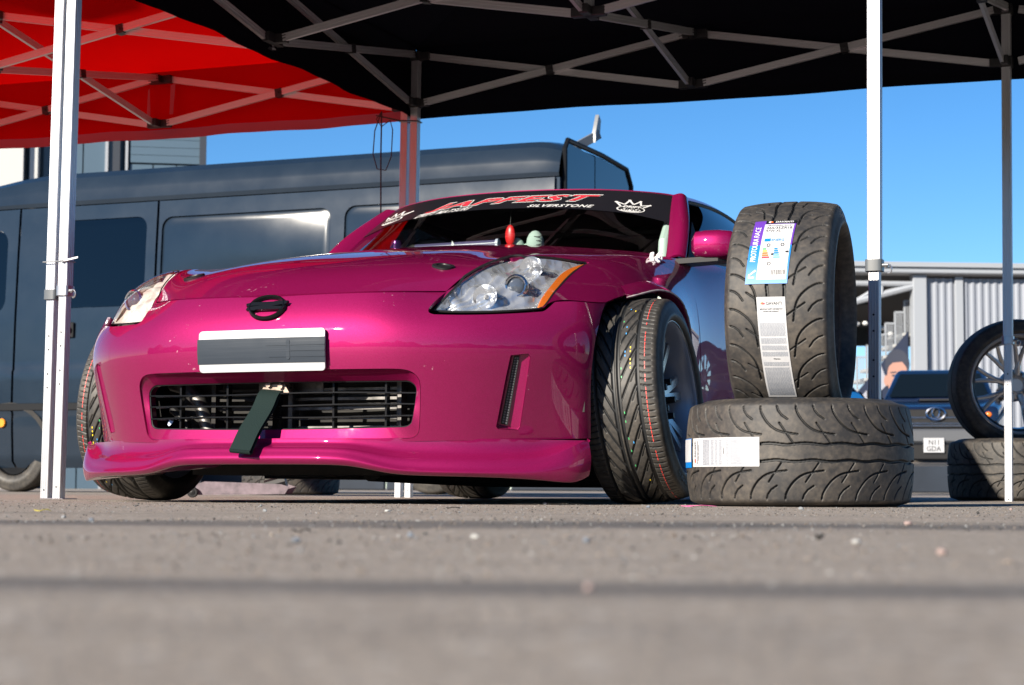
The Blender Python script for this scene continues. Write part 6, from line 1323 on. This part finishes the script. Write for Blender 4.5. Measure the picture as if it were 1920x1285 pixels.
PB = [(-.706, 3.026, .006, 'grey', 'small grey pebble on the asphalt in front of the near left gazebo legs'), (-.544, 2.485, .006, 'blue', 'grey pebble on the far rubber mark at the left'),
 (-.475, 3.70, .007, 'grey', 'pale grey pebble on the asphalt below the number plate'), (-.244, 3.79, .0075, 'white', 'whitish pebble on the asphalt below the right end of the grille'),
 (-.176, 1.573, .0062, 'blue', 'blurred blue-grey pebble between the two rubber marks, left of the middle'), (-.094, 1.80, .0060, 'blue', 'grey pebble beside a dark one, between the two rubber marks'),
 (-.086, 1.93, .0042, 'dark', 'dark pebble touching the grey one between the rubber marks'), (-.032, 1.70, .0055, 'white', 'white flat pebble between the rubber marks, just left of the middle'),
 (.098, 5.55, .010, 'white', 'white pebble on the asphalt in front of the lip corner'), (.059, 1.50, .0058, 'blue', 'dark blue-grey pebble between the rubber marks below the front wheel'),
 (.035, .86, .0042, 'pink', 'pinkish out-of-focus pebble on the nearest rubber mark'), (.664, 4.385, .009, 'grey', 'grey pebble in front of the lying tyre'),
 (.289, 1.606, .0056, 'white', 'pale pebble between the rubber marks, beside a dark scrap at the right'), (.526, 2.541, .0072, 'pink', 'pale pink pebble on the far rubber mark at the right'),
 (.311, 1.385, .0055, 'pink', 'reddish pebble between the rubber marks at the far right'), (-.60, 4.6, .0065, 'grey', 'tiny grey pebble in front of the image-left front wheel'),
 (.34, 4.75, .007, 'blue', 'tiny blue-grey pebble in front of the image-right front wheel'), (.95, 3.9, .006, 'dark', 'dark pebble on the asphalt in front of the near right gazebo leg'), (1.20, 4.6, .007, 'pink', 'pink-grey pebble on the asphalt right of the lying tyre')]
for p in PB: stone(p[0], p[1], p[2]*.62, *p[3:])
def scrap(name, x, y, L, w_, rz, mat, label, cat):
    mb = MB(); n = 7; V = []
    for i in range(n):
        t = i/(n-1); a = w_*sin(pi*(.1+.8*t)); z = .0012+.004*abs(sin(t*4+x*5))
        V += [(L*(t-.5), -a/2, z), (L*(t-.5), a/2, z+.0015*sin(t*9))]
    V += [(a, b, c-.001) for a, b, c in V]; k = 2*n
    F = [(2*i, 2*i+2, 2*i+3, 2*i+1) for i in range(n-1)]+[(k+2*i, k+2*i+1, k+2*i+3, k+2*i+2) for i in range(n-1)]+[(2*i, k+2*i, k+2*i+2, 2*i+2) for i in range(n-1)]+[(2*i+1, 2*i+3, k+2*i+3, k+2*i+1) for i in range(n-1)]
    mb.add(V, F); o = mb.build(name, mat, None, 40, (x, y, gz(x, y)), (0, 0, rz)); return tag(o, label, cat)
M_SCRAP = pmat('rubber_crumb', (.012, .011, .010), .8); M_LEAF = pmat('yellow_leaf', (.45, .38, .03), .6)
scrap('leaf', -.829, 3.39, .03, .018, .3, M_LEAF, 'yellow-green leaf on the asphalt in front of the near left gazebo legs', 'leaf')
scrap('rubber_scrap', -.215, 1.97, .020, .006, .15, M_SCRAP, 'curled black rubber scrap on the asphalt below the tow strap', 'rubber scrap')
scrap('rubber_scrap', -.13, 4.3, .035, .012, -.5, M_SCRAP, 'black flake of rubber on the asphalt below the grille', 'rubber scrap')
scrap('rubber_scrap', .280, 1.74, .011, .006, .6, M_SCRAP, 'dark rubber scrap beside the pale pebble at the right', 'rubber scrap')
tag(scrap('tape_scrap', .50, 5.13, .10, .05, .2, pmat('pink_chalk', (.75, .12, .35), .9), 'bright pink scrap of tape under the left edge of the lying tyre', 'tape'))
# countless grit
rg = random.Random(11); V = []; F = []; oct_ = [(1, 0, 0), (-1, 0, 0), (0, 1, 0), (0, -1, 0), (0, 0, 1), (0, 0, -1)]; of = [(0, 2, 4), (2, 1, 4), (1, 3, 4), (3, 0, 4), (2, 0, 5), (1, 2, 5), (3, 1, 5), (0, 3, 5)]
mi_ = []
for i in range(9000):
    y = .9+5.6*rg.random()**.8; x = (rg.random()*2-1)*(.28*y+.2); s = rg.uniform(.0007, .0019)*(1 if rg.random() < .97 else 1.7); b = len(V); r_ = rg.random()*3
    V += [(x+s*(a*cos(r_)-c*sin(r_))*rg.uniform(.7, 1.3), y+s*(a*sin(r_)+c*cos(r_))*rg.uniform(.7, 1.3), gz(x, y)+s*.4+s*.7*d) for a, c, d in oct_]; F += [tuple(q+b for q in f) for f in of]; mi_ += [rg.choice([0, 3, 3, 3, 4, 4, 2, 2, 2, 1] if rg.random() < .9 else [0, 1])]*8
g = mesh('grit', V, F, [M_ST['grey'], M_ST['white'], M_ST['dark'], pmat('tan_grit', (.24, .20, .165), .9), pmat('brown_grit', (.13, .105, .085), .9)], None, 10, mi=mi_); tag(g, 'fine grit scattered over the asphalt', 'grit', kind='stuff')
